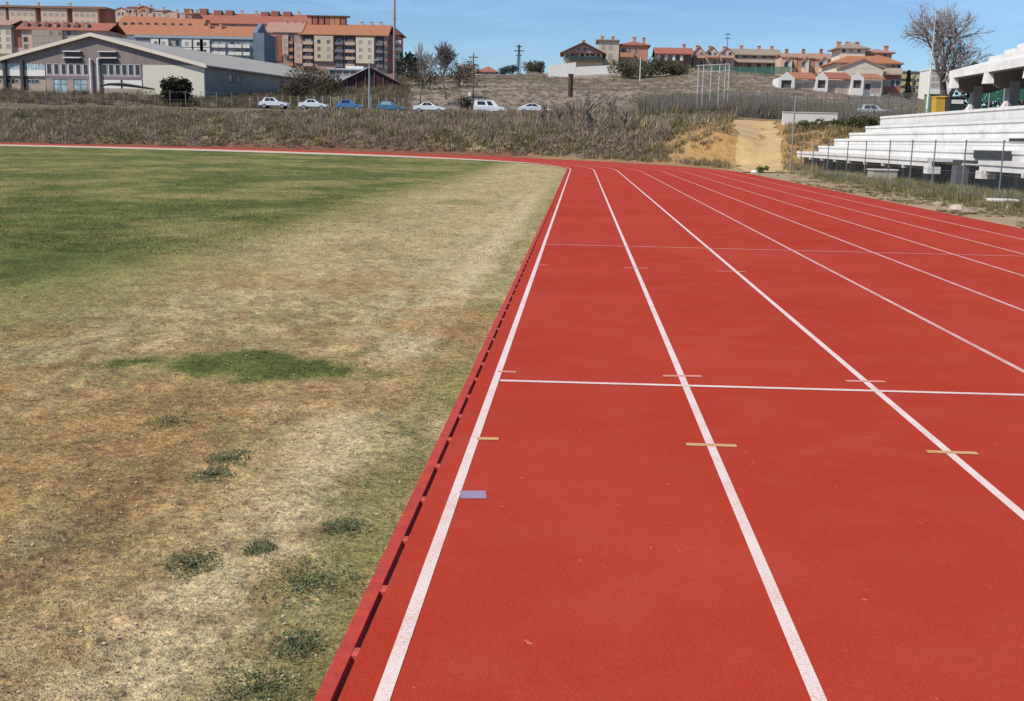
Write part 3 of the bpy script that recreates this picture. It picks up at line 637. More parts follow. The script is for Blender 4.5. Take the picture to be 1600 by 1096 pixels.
conifer('dark_hedge_tree', (*gpt(640, 330)[:2], 19.5), 7, 4.4, 'long dark evergreen clump right of the apartment block end', 'tree', None, ((.03, .05, .04), (.04, .06, .045)), 900, .6)
for px, d, z0, r, hh_, lb in [(785, 400, 23.0, 2.6, 3.6, 'low blue green tree left of the pylon'), (798, 405, 23.0, 2.8, 5.0, 'taller blue green tree touching the pylon'),
                              (826, 300, 17.6, 3.0, 4.2, 'broad olive brown tree left of the white retaining wall'), (839, 305, 17.6, 2.3, 5.4, 'taller brown tree next to the white retaining wall')]:
    bush('skyline_tree', (*gpt(px, d)[:2], z0), r, hh_, lb, 'tree', 'trees on the skyline by the pylon', ((.06, .085, .085), (.085, .11, .10)) if px < 810 else ((.14, .11, .085), (.13, .125, .08)), 1300, .2, 16)
for px, d, rx, hh_, lb in [(975, 255, 6, 4.0, 'wide dark green bush on the slope below the two houses'), (1012, 258, 7, 4.5, 'dark olive bush below the red roofed house'), (1045, 262, 6, 3.2, 'grey olive bush right of the white pole')]:
    x, y, z = gpt(px, d); bush('slope_bush', (x, y, z), rx, hh_, lb, 'bush', 'bushes on the slope below the houses', ((.12, .12, .07), (.165, .15, .09)), 2200, .22, 22)
for px, d, rx, hh_, lb in [(1262, 92, 1.3, .9, 'low olive bush at the left end of the orange bank'), (1290, 93, 1.5, 1.0, 'green bush in the middle of the orange bank'), (1312, 92, 1.2, .9, 'olive bush on top of the orange bank'),
                           (1338, 88, 1.0, 1.2, 'dark green bush beside the grandstand steps'), (1357, 90, 1.0, 1.0, 'small olive bush above the grandstand end')]:
    bush('bank_bush', gpt(px, d), rx, hh_, lb, 'bush', 'bushes on the orange bank', ((.11, .125, .05), (.17, .16, .07), (.06, .08, .03)), 900, .08, 12, False)
bush('green_plant', gpt(1195, 62.5), .5, .45, 'bright green low plant at the foot of the dirt path', 'plant', None, ((.08, .14, .03), (.12, .17, .05)), 260, .06, 6, False)
for px, d, z0, r, hh_, lb in [(1512, 88, 4.8, 1.6, 3.2, 'dark green tree behind the first canopy column'), (1540, 84, 4.8, 1.8, 3.0, 'dark green tree seen between the two canopy columns'), (1560, 82, 4.8, 1.6, 2.7, 'green tree left of the second canopy column'),
                              (1590, 80, 4.8, 1.8, 3.0, 'green tree right of the second canopy column')]:
    conifer('garden_tree', (*gpt(px, d)[:2], z0), r, hh_, lb, 'tree', 'trees behind the grandstand', ((.018, .05, .028), (.03, .075, .04)), 500, .2)
conifer('cypress', (*gpt(1411, 235)[:2], 11), 1.0, 6.2, 'narrow dark cypress at the brick end of the orange roofed house', 'tree', None, ((.02, .03, .025), (.03, .04, .03)), 400, .3)

# ------------------------------------------------------------------ buildings
def win_mesh(w, h, fr, dp):
    f = MB(); t = fr
    f.box(-w/2, -w/2+t, -dp, .02, 0, h); f.box(w/2-t, w/2, -dp, .02, 0, h); f.box(-w/2+t, w/2-t, -dp, .02, h-t, h); f.box(-w/2+t, w/2-t, -dp, .02, 0, t)
    p = MB().box(-w/2+t, w/2-t, -.02, .01, t, h-t); return f.mesh('window'), p.mesh('pane')
_wc = {}
def window(b, x, y, z, w, h, face='f', frame=None, glass=None, fr=.08, dp=.06):
    frame = frame or mm('white_frame', (.62, .60, .57)); glass = glass or random.choice([MAT_GLASS, SHUT, SHUT, BLIND, BLIND])
    k = (round(w, 2), round(h, 2), frame.name, glass.name, fr, dp)
    if k not in _wc:
        a, p = win_mesh(w, h, fr, dp); a.materials.append(frame); p.materials.append(glass); _wc[k] = (a, p)
    a, p = _wc[k]; o = link('window', a, None, b); o.location = (x, y, z); o.rotation_euler = (0, 0, {'f': 0, 'r': PI/2, 'l': -PI/2}[face])
    q = link('pane', p, None, o); return o
MAT_GLASS = glassmat('dark_glass', (.035, .04, .05)); GLASS_BLUE = glassmat('pale_blue_glass', (.35, .47, .52), .25)
BLIND = plain('brown_blind', (.22, .15, .12), .7, .15, 2)
SHUT = plain('roller_shutter', (.42, .33, .28), .7, .12, 2)
BRICK = plain('orange_brick', (.54, .26, .155), .9, .14, 1.2); BRICKR = plain('brown_red_brick', (.36, .135, .095), .9, .2, 1.5)
BEIGE = plain('beige_render', (.62, .52, .38), .9, .1, .6); CREAM = plain('cream_render', (.72, .62, .48), .9, .08, .5)
PEACH = plain('peach_render', (.70, .50, .37), .9, .1, .6)
PINK = plain('pinkish_render', (.62, .43, .34), .9, .12, .7); WHITE = plain('white_render', (.76, .73, .67), .9, .06, .5)
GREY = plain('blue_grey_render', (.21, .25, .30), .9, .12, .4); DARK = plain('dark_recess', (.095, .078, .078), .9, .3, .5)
TILE = tilemat('orange_roof_tiles', (.54, .205, .095), (.63, .30, .15)); TILER = tilemat('red_roof_tiles', (.46, .15, .09), (.58, .23, .15))
TILEP = tilemat('pinkish_roof_tiles', (.55, .29, .21), (.66, .39, .29)); TILEB = tilemat('tan_roof_tiles', (.44, .33, .24), (.52, .41, .31)); TILED = tilemat('dark_red_roof_tiles', (.20, .06, .045), (.28, .09, .06))
def gable(b, x0, x1, y0, y1, z, rh, mat, axis='x', over=.5, th=.25, name='roof', wall=None):
    q = MB()
    if axis == 'x':      # ridge runs along x
        yc = (y0+y1)/2; s = rh/(yc-y0); e = over
        q.extrude([(y0-e, z-e*s), (yc, z+rh), (y1+e, z-e*s), (y1+e, z-e*s+th), (yc, z+rh+th), (y0-e, z-e*s+th)], x0-e, x1+e, 'x')
        if wall: MB().extrude([(y0, z), (y1, z), (yc, z+rh-.02)], x0, x0+.3, 'x').extrude([(y0, z), (y1, z), (yc, z+rh-.02)], x1-.3, x1, 'x').build('gable', wall, b)
    else:
        xc = (x0+x1)/2; s = rh/(xc-x0); e = over
        q.extrude([(x0-e, z-e*s), (xc, z+rh), (x1+e, z-e*s), (x1+e, z-e*s+th), (xc, z+rh+th), (x0-e, z-e*s+th)], y0-e, y1+e, 'y')
        if wall: MB().extrude([(x0, z), (x1, z), (xc, z+rh-.02)], y0, y0+.3, 'y').build('gable', wall, b)
    return q.build(name, mat, b)
def hip(b, x0, x1, y0, y1, z, rh, mat, over=.5, th=.2, flat=.0, name='roof'):
    x0 -= over; x1 += over; y0 -= over; y1 += over; yc = (y0+y1)/2; r = min((y1-y0)/2, (x1-x0)/2-.1)*(1-flat)
    vs = [(x0, y0, z), (x1, y0, z), (x1, y1, z), (x0, y1, z), (x0, y0, z+th), (x1, y0, z+th), (x1, y1, z+th), (x0, y1, z+th),
          (x0+r, y0+r, z+rh), (x1-r, y0+r, z+rh), (x1-r, y1-r, z+rh), (x0+r, y1-r, z+rh)]
    fs = [(3, 2, 1, 0), (0, 1, 5, 4), (1, 2, 6, 5), (2, 3, 7, 6), (3, 0, 4, 7), (4, 5, 9, 8), (5, 6, 10, 9), (6, 7, 11, 10), (7, 4, 8, 11), (8, 9, 10, 11)]
    return MB().add(vs, fs).build(name, mat, b)
def wall(b, x0, x1, y0, y1, z0, z1, mat, name='wall'): return MB().box(x0, x1, y0, y1, z0, z1).build(name, mat, b)
def chimney(b, x, y, z, w=.8, h=1.5, mat=None):
    MB().box(x-w/2, x+w/2, y-w/2, y+w/2, z, z+h).box(x-w*.62, x+w*.62, y-w*.62, y+w*.62, z+h, z+h+.18).build('chimney', mat or BRICK, b)
def balcony(b, x0, x1, y, z, mat, dep=1.1, rail=1.0):
    o = MB().box(x0, x1, y-dep, y-.001, z-.15, z).build('balcony', mat, b)
    MB().box(x0, x1, y-dep, y-dep+.08, z+.003, z+rail).box(x0, x0+.08, y-dep+.083, y, z+.003, z+rail).box(x1-.08, x1, y-dep+.083, y, z+.003, z+rail).build('railing', mat, o)
def S(d): return d/F
class Site:      # a facade plane at distance d; picture columns/rows give its real metres
    def __init__(s, name, px0, px1, pybase, d, label, cat='apartment block', group=None, depth=14):
        a = at(px0, pybase, d); b = at(px1, pybase, d); s.d = d; s.px0 = px0; s.py0 = pybase; s.w = b[0]-a[0]; s.dep = depth
        s.c = at((px0+px1)/2, pybase, d)
        zg = min(h1(a[0], d), h1(b[0], d), h1(a[0], d+depth))
        s.b = empty(name, (s.c[0], d, s.c[2]), label, cat, group); s.low = min(-1.0, zg-s.c[2]-1)
    def x(s, px): return at(px, s.py0, s.d)[0]-s.c[0]
    def z(s, px, py): return at(px, py, s.d)[2]-s.c[2]
G_APT = 'apartment buildings on the left hill'; G_HSE = 'houses on the right hill'
# --- building C: long beige and brick facade
s = Site('apartment_block', 417, 604, 112, 430, 'long apartment block of beige panels, brick and dark balconies under orange roof', group=G_APT)
b = s.b; xl, xr = s.x(417), s.x(604); ze = s.z(500, 53)
wall(b, xl, xr, 0, 14, s.low, ze, plain('mauve_brick', (.42, .28, .235), .9, .15, .8))
fl = [s.z(500, y) for y in (68.5, 80, 91.2, 102.5)]
def bay(px0, px1, mat, py0, py1, nw, prou=.9, shut=None, ww=1.3, rows=None):
    x0, x1 = s.x(px0), s.x(px1); MB().box(x0, x1, -prou, -.003, s.z(500, py1), s.z(500, py0)).build('bay', mat, b)
    for z in (rows or fl[:3]):
        for k in range(nw): window(b, x0+(x1-x0)*(k+.5)/nw, -prou-.003, z, ww, 1.5, glass=shut)
def bals(px0, px1, n, mat, rows=None):
    x0, x1 = s.x(px0), s.x(px1)
    MB().box(x0, x1, -.04, -.003, s.z(500, 103), ze-.4).build('recess', DARK, b)  # flat dark panel, the shade of a balcony recess put into colour
    for z in (rows or fl):
        for k in range(n):
            a = x0+(x1-x0)*k/n+.3; c = x0+(x1-x0)*(k+1)/n-.3; balcony(b, a, c, -.044, z-.3, mat, .9)
            window(b, (a+c)/2, -.044, z-.2, (c-a)*.6, 2.0)
bay(492, 521.5, BEIGE, 56.5, 96, 2); bay(557, 585, CREAM, 58, 98, 2, .9, SHUT)
bals(473.5, 491, 1, PINK); bals(523, 538, 1, mm('slate_panel', (.17, .165, .20))); bals(539, 556, 1, PINK); bals(587, 600, 1, mm('slate_panel', (.17, .165, .20)))
bay(420, 433, BRICK, 57, 96, 1, .5); MB().box(s.x(433.5), s.x(441), -.3, -.003, s.z(500, 97), s.z(500, 55)).build('bay', BRICKR, b)
bay(442, 451.5, PINK, 57, 88, 1, .6); bals(452, 460, 1, BRICK); bay(461, 473, PINK, 68, 100, 1, .6)
gable(b, s.x(470), xr, 0, 14, ze, s.z(500, 36)-ze, TILE, 'x', .9); gable(b, xl, s.x(469), .5, 13.5, ze+.6, s.z(440, 36)-ze, TILEP, 'x', .9)
for px in (478, 487, 497, 507, 514, 522, 531): 
    MB().box(s.x(px)-.9, s.x(px)+.9, 6.2, 9, ze+3.4, ze+6.9).build('roof_attic', BRICKR if px % 2 else BRICK, b)
MB().box(s.x(474), s.x(540), 5.8, 9.4, ze+6.9, ze+7.3).build('attic_roof', plain('dark_flat_roof', (.16, .09, .07), .9), b)
for px in (440, 452, 464, 560, 575, 590): chimney(b, s.x(px), 7, ze+3, 1.0, 2.2, PINK)
# rounded brick end with balconies
s = Site('apartment_block', 601, 626, 112, 436, 'narrow brick apartment end with stacked white balconies beside the tall mast', group=G_APT, depth=12); b = s.b
wall(b, s.x(603), s.x(622), 0, 12, s.low, s.z(612, 55), BRICK); hip(b, s.x(602), s.x(624), 0, 12, s.z(612, 55), 3.2, TILED, .8)
for y in (66, 77.5, 89): balcony(b, s.x(614), s.x(627), -.004, s.z(612, y)-.4, WHITE, 1.2); window(b, s.x(608), 0, s.z(612, y), 1.4, 1.5); window(b, s.x(618.5), 0, s.z(612, y)-.2, 1.6, 2)
# --- building D: blue grey facade with white bays and the party wall
s = Site('apartment_block', 228, 414, 108, 395, 'blue grey apartment block with white bays and a tall blank party wall', group=G_APT); b = s.b
ze = s.z(330, 57)
wall(b, s.x(200), s.x(398), 0, 13, s.low, ze, GREY); MB().box(s.x(212), s.x(398), -.5, -.003, s.z(330, 61), ze).build('cornice', plain('pale_blue_render', (.36, .40, .45), .9, .1), b)
gable(b, s.x(200), s.x(396), .3, 13, ze+.1, s.z(350, 40)-ze, TILE, 'x', .4)
MB().box(s.x(398)+.01, s.x(415), -1.2, 14, s.low, s.z(406, 52)).extrude([(-1.2, s.z(406, 52)+.002), (14, s.z(406, 52)+.002), (6.4, s.z(406, 33))], s.x(398)+.01, s.x(404), 'x').build('party_wall', plain('slate_blue_render', (.16, .20, .25), .9, .15, .3), b)
fl = [s.z(330, y) for y in (72.5, 84, 95)]
for z in fl:
    for k, px in enumerate((246, 258, 294, 312, 322)): 
        MB().box(s.x(px)-1.7, s.x(px)+1.7, -.8, -.003, z-.7, z+2.0).build('bay', WHITE, b); window(b, s.x(px), -.803, z, 1.2, 1.3)
    for px in (271, 279): window(b, s.x(px), 0, z-.2, 1.7, 2.1)
    for px in (339, 349, 364, 374, 387): balcony(b, s.x(px)-1.3, s.x(px)+1.1, -.003, z-.3, WHITE, .9); window(b, s.x(px), 0, z-.2, 1.5, 1.9)
for px in (322, 340): chimney(b, s.x(px), 5, s.z(350, 46), .9, 2.4)
# --- building B: large orange mansard roof with skylights
s = Site('apartment_block', 168, 310, 95, 432, 'apartment block with huge orange tiled roof and a row of small skylights', group=G_APT, depth=20); b = s.b
xl, xr = s.x(168), s.x(312); ze = s.z(240, 55); zr = s.z(240, 20)-.4
wall(b, xl, xr, 0, 20, s.low, ze, PINK)
MB().add([(xl-.6, -.8, ze), (xr+.6, -.8, ze), (xr+.6, 20.8, ze), (xl-.6, 20.8, ze), (xl+4.0, 8, zr), (xr+.4, 8, zr-1.0), (xr+.4, 12, zr-1.0), (xl+4.0, 12, zr)],
     [(3, 2, 1, 0), (0, 1, 5, 4), (1, 2, 6, 5), (2, 3, 7, 6), (3, 0, 4, 7), (4, 5, 6, 7)]).build('roof', TILE, b)
def on_roof(t): return -.8+8.8*t, ze+(zr-ze)*t
for px in (178, 191, 203, 215, 227, 240, 253, 266, 279, 293):
    y_, z_ = on_roof(.56); MB().box(s.x(px)-.55, s.x(px)+.55, y_-.6, y_+.25, z_-.5, z_+.42).build('skylight', MAT_GLASS, b)
for px in (186, 197, 208, 214, 224, 262, 275): MB().box(s.x(px)-1.1, s.x(px)+1.1, 8.6, 10.8, zr-1.6, zr+random.uniform(.6, 1.7)).build('roof_gable', PINK, b)
for px in (200, 212): chimney(b, s.x(px), 9.6, zr, .9, 2.2, BRICKR)
for px in (175, 187): window(b, s.x(px), -.003, ze-2.2, 1.4, 1.4)
MB().box(s.x(176), s.x(200), -1.6, -.003, ze-3.6, ze-2.3).build('terrace', plain('greenish_render', (.28, .36, .32), .9), b)
# --- building E: lower left, pinkish with red roof and dormers
s = Site('apartment_block', -30, 168, 95, 400, 'pinkish apartment block with red roof and small dormers, behind the hall gable', group=G_APT); b = s.b
ze = s.z(70, 46); wall(b, s.x(22), s.x(168), 0, 14, s.low, ze, PINK); wall(b, s.x(-60), s.x(21.9), -1.2, 14, s.low, s.z(10, 40), CREAM)
gable(b, s.x(24), s.x(170), 0, 14, ze, s.z(70, 33)-ze, TILER, 'x', .8); gable(b, s.x(-62), s.x(21), -1.2, 14, s.z(10, 40), s.z(10, 30)-s.z(10, 40), TILEP, 'x', .7)
for px in (40, 56, 72, 86, 102, 118, 134): 
    MB().extrude([(s.x(px)-.9, ze+.7), (s.x(px)+.9, ze+.7), (s.x(px)+.9, ze+2.0), (s.x(px), ze+2.7), (s.x(px)-.9, ze+2.0)], 1.2, 4.2, 'y').build('dormer', BRICKR, b); window(b, s.x(px), 1.19, ze+.9, 1.0, 1.0)
MB().box(s.x(24), s.x(36), -.05, -.003, s.z(70, 75), ze-.5).build('recess', BRICKR, b)
MB().box(s.x(54), s.x(101), -.9, -.003, s.z(70, 78), s.z(70, 47.5)).build('bay', plain('tan_render', (.40, .31, .25), .9, .1), b)
for y in (51, 62, 73):
    for px in (60, 68, 76, 84, 97): window(b, s.x(px), -.903, s.z(70, y)-1, 1.3, 1.5, glass=SHUT if px < 80 else None)
    for px in (42, 110, 120): window(b, s.x(px), 0, s.z(70, y)-1, 1.8, 1.8)
    for px in (3, 17): window(b, s.x(px), -1.203, s.z(10, y)-.8, 1.5, 1.6)
    for px in (-12, -30): window(b, s.x(px), -1.203, s.z(10, y)-.8, 1.5, 1.6)
# --- building F: top row of three beige attics
s = Site('apartment_block', -20, 160, 60, 478, 'topmost row of beige apartment blocks with brown flat roofs at the left', group=G_APT); b = s.b
wall(b, s.x(-40), s.x(166), 2, 15, s.low, s.z(70, 13), BRICKR)
for x0, x1 in ((-25, 11), (16, 57), (66, 106), (115, 154)):
    MB().box(s.x(x0), s.x(x1), 0, 1.995, s.z(70, 42), s.z((x0+x1)/2, 13.5)).build('bay', PEACH if x0 != -25 else PINK, b)
    for px in np.linspace(x0+6, x1-6, 4):
        for y in (21, 33): window(b, s.x(px), -.003, s.z(70, y)-1.2, 1.8, 1.5, glass=SHUT)
MB().box(s.x(-42), s.x(168), -.7, 16, s.z(70, 13)+.05, s.z(70, 9.5)).build('roof', plain('brown_flat_roof', (.30, .17, .12), .9, .2, .4), b)
for px in (12, 61, 110): chimney(b, s.x(px), 1.0, s.z(70, 10), .9, 1.4, PINK)
# --- building G: long pale red roofs behind
s = Site('apartment_block', 290, 480, 60, 486, 'far apartment block showing a long faded red roof on the skyline', group=G_APT, depth=16); b = s.b
ze = s.z(380, 37); wall(b, s.x(285), s.x(475), 0, 16, s.low, ze, PINK); gable(b, s.x(285), s.x(475), 0, 16, ze, s.z(380, 19.5)-ze, TILER, 'x', .6)
for px in (287, 311, 334, 352, 408, 424, 443): MB().box(s.x(px)-1.6, s.x(px)+1.6, 6, 9, ze+3.2, ze+6.2+random.uniform(-.6, .3)).build('roof_attic', BRICKR, b)
for px in (299, 370, 393, 460): chimney(b, s.x(px), 8, ze+4.2, .9, 1.8, PINK)
for px in (324, 336): window(b, s.x(px), -.002, ze-1.9, 1.6, 1.4)
for px in (345, 365, 385, 405, 425): window(b, s.x(px), -.002, ze-2.0, 1.5, 1.4)
s = Site('apartment_block', 182, 300, 60, 470, 'stepped terracotta apartment block whose small gables peek over the huge orange roof', group=G_APT, depth=14); b = s.b
for k, (p0, p1, yt) in enumerate(((182, 199, 12), (199.2, 217, 8), (217.2, 235, 9.5), (235.2, 256, 13), (256.2, 278, 17), (278.2, 300, 18))):
    z_ = s.z((p0+p1)/2, yt+4); wall(b, s.x(p0), s.x(p1), .5*(k % 2), 14, s.low, z_, (PEACH, PINK, BRICK)[k % 3]); gable(b, s.x(p0), s.x(p1), .5*(k % 2), 14, z_+.002, s.z(p0, yt)-z_, (TILEP, TILER, TILE)[k % 3], 'x' if k % 2 else 'y', .25, .2, wall=(PEACH, PINK, BRICK)[k % 3])
    for f in (.3, .7): window(b, s.x(p0+(p1-p0)*f), .5*(k % 2)-.003, z_-2.2, 1.3, 1.4)
    chimney(b, s.x((p0+p1)/2+3), 6, s.z(p0, yt)-1.2, .8, 2.2, PINK)
# --- small red building in the middle
s = Site('small_house', 718, 805, 126, 420, 'small far house with red hip roof beside a pinkish wing, on the skyline', 'house', G_HSE, 8); b = s.b
wall(b, s.x(718), s.x(745), 0, 8, s.low, s.z(740, 107), PINK); gable(b, s.x(718), s.x(737), 0, 8, s.z(740, 107), 1.2, TILEP, 'x', .3)
wall(b, s.x(746), s.x(775), .5, 8, s.low, s.z(760, 113), BRICK); hip(b, s.x(745), s.x(777), .5, 8, s.z(760, 113), 2.3, TILER, .4)
wall(b, s.x(740), s.x(808), -3, -2.7, s.low, s.z(770, 117.5), WHITE, 'garden_wall')
for px in (725, 732): window(b, s.x(px), -.003, s.z(740, 117), 1.2, 1.8)
for px in (752, 760, 768): window(b, s.x(px), .497, s.z(740, 118), 1.1, 1.1)
# --- H1: gabled chalet-like house
s = Site('gabled_house', 876, 946, 104, 290, 'gabled house with wide dark red roof and shaded balcony above a white wall', 'house', G_HSE, 11); b = s.b
x0, x1 = s.x(880), s.x(941); ze = s.z(908, 83)
wall(b, x0, x1, 0, 11, s.low, ze, BEIGE); gable(b, x0, x1, -.4, 11, ze, s.z(908, 68)-ze, TILED, 'y', .9, .3, wall=plain('pink_gable', (.46, .32, .26), .9))
MB().box(x0+2, x1-.2, -2.2, -.41, ze-.35, ze-.05).build('porch_roof', TILED, b)
o = MB().box(x0+1.6, x1, -2.0, -.003, s.z(908, 96), s.z(908, 95)).build('balcony', DARK, b)
MB().box(x0+1.6, x1, -2.0, -1.92, s.z(908, 95)+.003, s.z(908, 95)+.9).build('railing', plain('dark_green_rail', (.03, .06, .05), .8), o)
for px in (905, 913, 921, 930, 938): MB().box(s.x(px)-.14, s.x(px)+.14, -1.85, -1.6, s.z(908, 95)+.004, ze-.36).build('column', WHITE, b)
for px in (886, 893): window(b, s.x(px), -.003, s.z(908, 92), 1.0, 1.2)
for px in (909, 918, 927, 935): window(b, s.x(px), -.003, s.z(908, 94), 1.1, 1.9)
for px in (903, 913): window(b, s.x(px), -.403, ze+.5, .9, .8)
chimney(b, 0, 5, ze+2.2, .7, 1.2)
# --- H2 brick house
s = Site('brick_house', 930, 1014, 104, 302, 'large orange brick house with flat stepped roofs and chimneys', 'house', G_HSE, 12); b = s.b
wall(b, s.x(934), s.x(966), 0, 12, s.low, s.z(950, 64), BEIGE); wall(b, s.x(966)+.01, s.x(1012), 1.2, 12, s.low, s.z(990, 71), BRICK)
MB().box(s.x(930), s.x(967), -.5, 12.4, s.z(950, 64)+.003, s.z(950, 62.3)).build('roof', TILEB, b); hip(b, s.x(967), s.x(1013), 1.2, 12, s.z(990, 71)+.01, 1.4, TILER, .5)
for px in (974, 983, 993): window(b, s.x(px), 1.197, s.z(990, 84), 1.1, 1.5); window(b, s.x(px), 1.197, s.z(990, 97), 1.2, 1.7, glass=SHUT)
for px in (942, 953): window(b, s.x(px), -.003, s.z(950, 78), 1.2, 1.5); window(b, s.x(px), -.003, s.z(950, 94), 1.2, 1.7)
balcony(b, s.x(968), s.x(990), 1.196, s.z(980, 88.5), BRICK, 1.2)
for px, hh_ in ((940, 1.0), (957, 1.0), (991, 1.6), (1006, 1.5)): chimney(b, s.x(px), 5, s.z(950, 64) if px < 966 else s.z(990, 69), .8, hh_+.4)
# --- retaining walls
rw = empty('retaining_wall', (*gpt(912, 278)[:2], 17), 'stepped white retaining wall below the gabled house', 'wall')
o0 = rw.location
for (p0, p1, t0, t1, bt) in ((857, 900, 103, 97.5, 116), (900.3, 966, 105, 101.5, 122)):
    a = at(p0, t0, 278); c = at(p1, t1, 278); z0 = min(at(p0, bt, 278)[2], at(p1, bt, 278)[2])-1.5
    MB().add([(a[0]-o0[0], 0, z0-17), (c[0]-o0[0], 0, z0-17), (c[0]-o0[0], 0, c[2]-17), (a[0]-o0[0], 0, a[2]-17), (a[0]-o0[0], .5, z0-17), (c[0]-o0[0], .5, z0-17), (c[0]-o0[0], .5, c[2]-17), (a[0]-o0[0], .5, a[2]-17)],
             [(0, 1, 2, 3), (5, 4, 7, 6), (0, 4, 5, 1), (1, 5, 6, 2), (2, 6, 7, 3), (3, 7, 4, 0)]).build('wall_panel', WHITE, rw)
# --- H3 red roofed house
s = Site('red_roofed_house', 1020, 1083, 104, 300, 'low house with dark red roof and white porch columns', 'house', G_HSE, 10); b = s.b
ze = s.z(1050, 85); wall(b, s.x(1024), s.x(1080), 0, 10, s.low, ze, plain('brown_render', (.22, .13, .095), .9)); gable(b, s.x(1024), s.x(1080), -.8, 10, ze, s.z(1050, 74)-ze, TILER, 'x', .4)
MB().box(s.x(1026), s.x(1068), -1.0, -.85, s.z(1050, 98), s.z(1050, 95)).build('porch_wall', plain('dark_brown_wood', (.09, .05, .04), .9), b)
for px in (1028, 1040, 1052, 1064): MB().box(s.x(px)-.35, s.x(px)+.35, -.84, -.5, s.z(1050, 96), ze-.3).build('column', WHITE, b)
for px in (1034, 1046, 1058): window(b, s.x(px), -.003, s.z(1050, 95), 1.1, 1.5)
chimney(b, s.x(1070), 5, ze+1.2, .8, 1.6)
# --- row houses along the crest
rows_ = [(1082, 1100, 81, 73, PINK, TILEP, 'first narrow pinkish row house right of the red roofed house'), (1101, 1122, 82, 74, BEIGE, TILER, 'second row house with pale gable, behind the white pole frame'),
         (1123, 1146, 83, 75, PINK, TILEP, 'third row house with pinkish gable right of the pole frame')]
for p0, p1, pe, pr_, wm, rm, lb in rows_:
    s = Site('row_house', p0, p1, 114, 305, lb, 'house', G_HSE, 10); b = s.b; ze = s.z((p0+p1)/2, pe); pc = (p0+p1)/2
    wall(b, s.x(p0)+.02, s.x(p1)-.02, 0, 10, s.low, ze, wm); gable(b, s.x(p0)+.3, s.x(p1)-.3, 0, 10, ze, s.z(pc, pr_)-ze, rm, 'y', .25, .2, wall=wm)
    MB().extrude([(-2.2, s.z(pc, 92)), (-.003, s.z(pc, 89)), (-.003, s.z(pc, 88.3)), (-2.2, s.z(pc, 91.3))], s.x(p0)+.1, s.x(p1)-.1, 'x').build('porch_roof', rm, b)
    for f in (.3, .7): window(b, s.x(p0+(p1-p0)*f), -.003, s.z(pc, 87), 1.0, .9); window(b, s.x(p0+(p1-p0)*f), -.003, s.z(pc, 103), 1.1, 1.5)
    chimney(b, s.x(p0+(p1-p0)*.5), 6, s.z(pc, pr_)-.6, .8, 1.2)
s = Site('long_house', 1146, 1218, 114, 312, 'long low house with tan roof and a dark veranda on the crest', 'house', G_HSE, 10); b = s.b
ze = s.z(1180, 86); wall(b, s.x(1147), s.x(1217), 0, 10, s.low, ze, PINK); gable(b, s.x(1147), s.x(1217), 0, 10, ze, s.z(1180, 76)-ze, TILEB, 'x', .6)
MB().box(s.x(1148), s.x(1216), -.06, -.003, s.z(1180, 91), ze-.1).build('shade_band', DARK, b)
MB().extrude([(-2.6, s.z(1180, 99.5)), (-.07, s.z(1180, 94)), (-.07, s.z(1180, 93)), (-2.6, s.z(1180, 98.5))], s.x(1146), s.x(1214), 'x').build('porch_roof', TILEB, b)
for px in (1155, 1170, 1185, 1200, 1211): window(b, s.x(px), -.063, s.z(1180, 109), 1.3, 1.6); window(b, s.x(px), -.065, s.z(1180, 91), 1.2, .8)
for px in (1160, 1188, 1208): chimney(b, s.x(px), 5, ze+1.0, .8, 1.6)
for i, (p0, p1) in enumerate(((1219, 1244), (1245, 1271), (1272, 1300))):
    s = Site('terrace_house', p0, p1, 116, 300, ('leftmost of three small terrace houses with orange gables', 'middle one of three small terrace houses with orange gables', 'rightmost of three small terrace houses, touching the big orange roofed house')[i], 'house', G_HSE, 9); b = s.b; pc = (p0+p1)/2
    ze = s.z(pc, 90+i*1.5); wall(b, s.x(p0)+.02, s.x(p1)-.02, 0, 9, s.low, ze, PINK if i != 1 else BRICK); gable(b, s.x(p0)+.3, s.x(p1)-.3, 0, 9, ze, s.z(pc, 83)-ze, TILEP, 'x', .3)
    gable(b, s.x(p0)+1, s.x(pc+4), -2, -.02, s.z(pc, 97), 1.0, TILE, 'y', .3, .2, 'porch_roof', wall=CREAM); wall(b, s.x(p0)+1.2, s.x(pc+4)-.2, -1.95, -.003, s.low, s.z(pc, 97)-.02, CREAM, 'porch_wall')
    for f in (.25, .75): window(b, s.x(p0+(p1-p0)*f), -1.953 if f < .5 else -.003, s.z(pc, 107), 1.1, 1.4)
    chimney(b, s.x(pc), 4.5, s.z(pc, 84), .7, 1.3, BRICKR)
# --- big orange roofed house and the garages in front
s = Site('large_house', 1300, 1408, 150, 245, 'large house with stepped orange roofs and a brick right end', 'house', G_HSE, 14); b = s.b
ze = s.z(1350, 100); wall(b, s.x(1303), s.x(1403), 0, 14, s.low, ze, CREAM); 
hip(b, s.x(1301), s.x(1404), 0, 14, ze+.005, s.z(1350, 82)-ze, TILE, .5, .2, .35)
wall(b, s.x(1312), s.x(1352), 3, 11, ze+1, s.z(1330, 75), CREAM, 'upper_wall'); hip(b, s.x(1308), s.x(1356), 3, 11, s.z(1330, 75)+.01, 1.6, TILEB, .5)
wall(b, s.x(1354), s.x(1396), 4, 11, ze+1, s.z(1370, 81), BRICK, 'upper_wall'); hip(b, s.x(1352), s.x(1399), 4, 11, s.z(1370, 81)+.01, 1.1, TILEP, .4)
MB().box(s.x(1381), s.x(1405), -.5, -.003, s.low, s.z(1390, 117)).build('brick_wing', BRICKR, b); balcony(b, s.x(1378), s.x(1404), -.504, s.z(1390, 115), BEIGE, 1)
for px in (1318, 1330, 1342): window(b, s.x(px), 2.997, s.z(1330, 81), .9, .8)
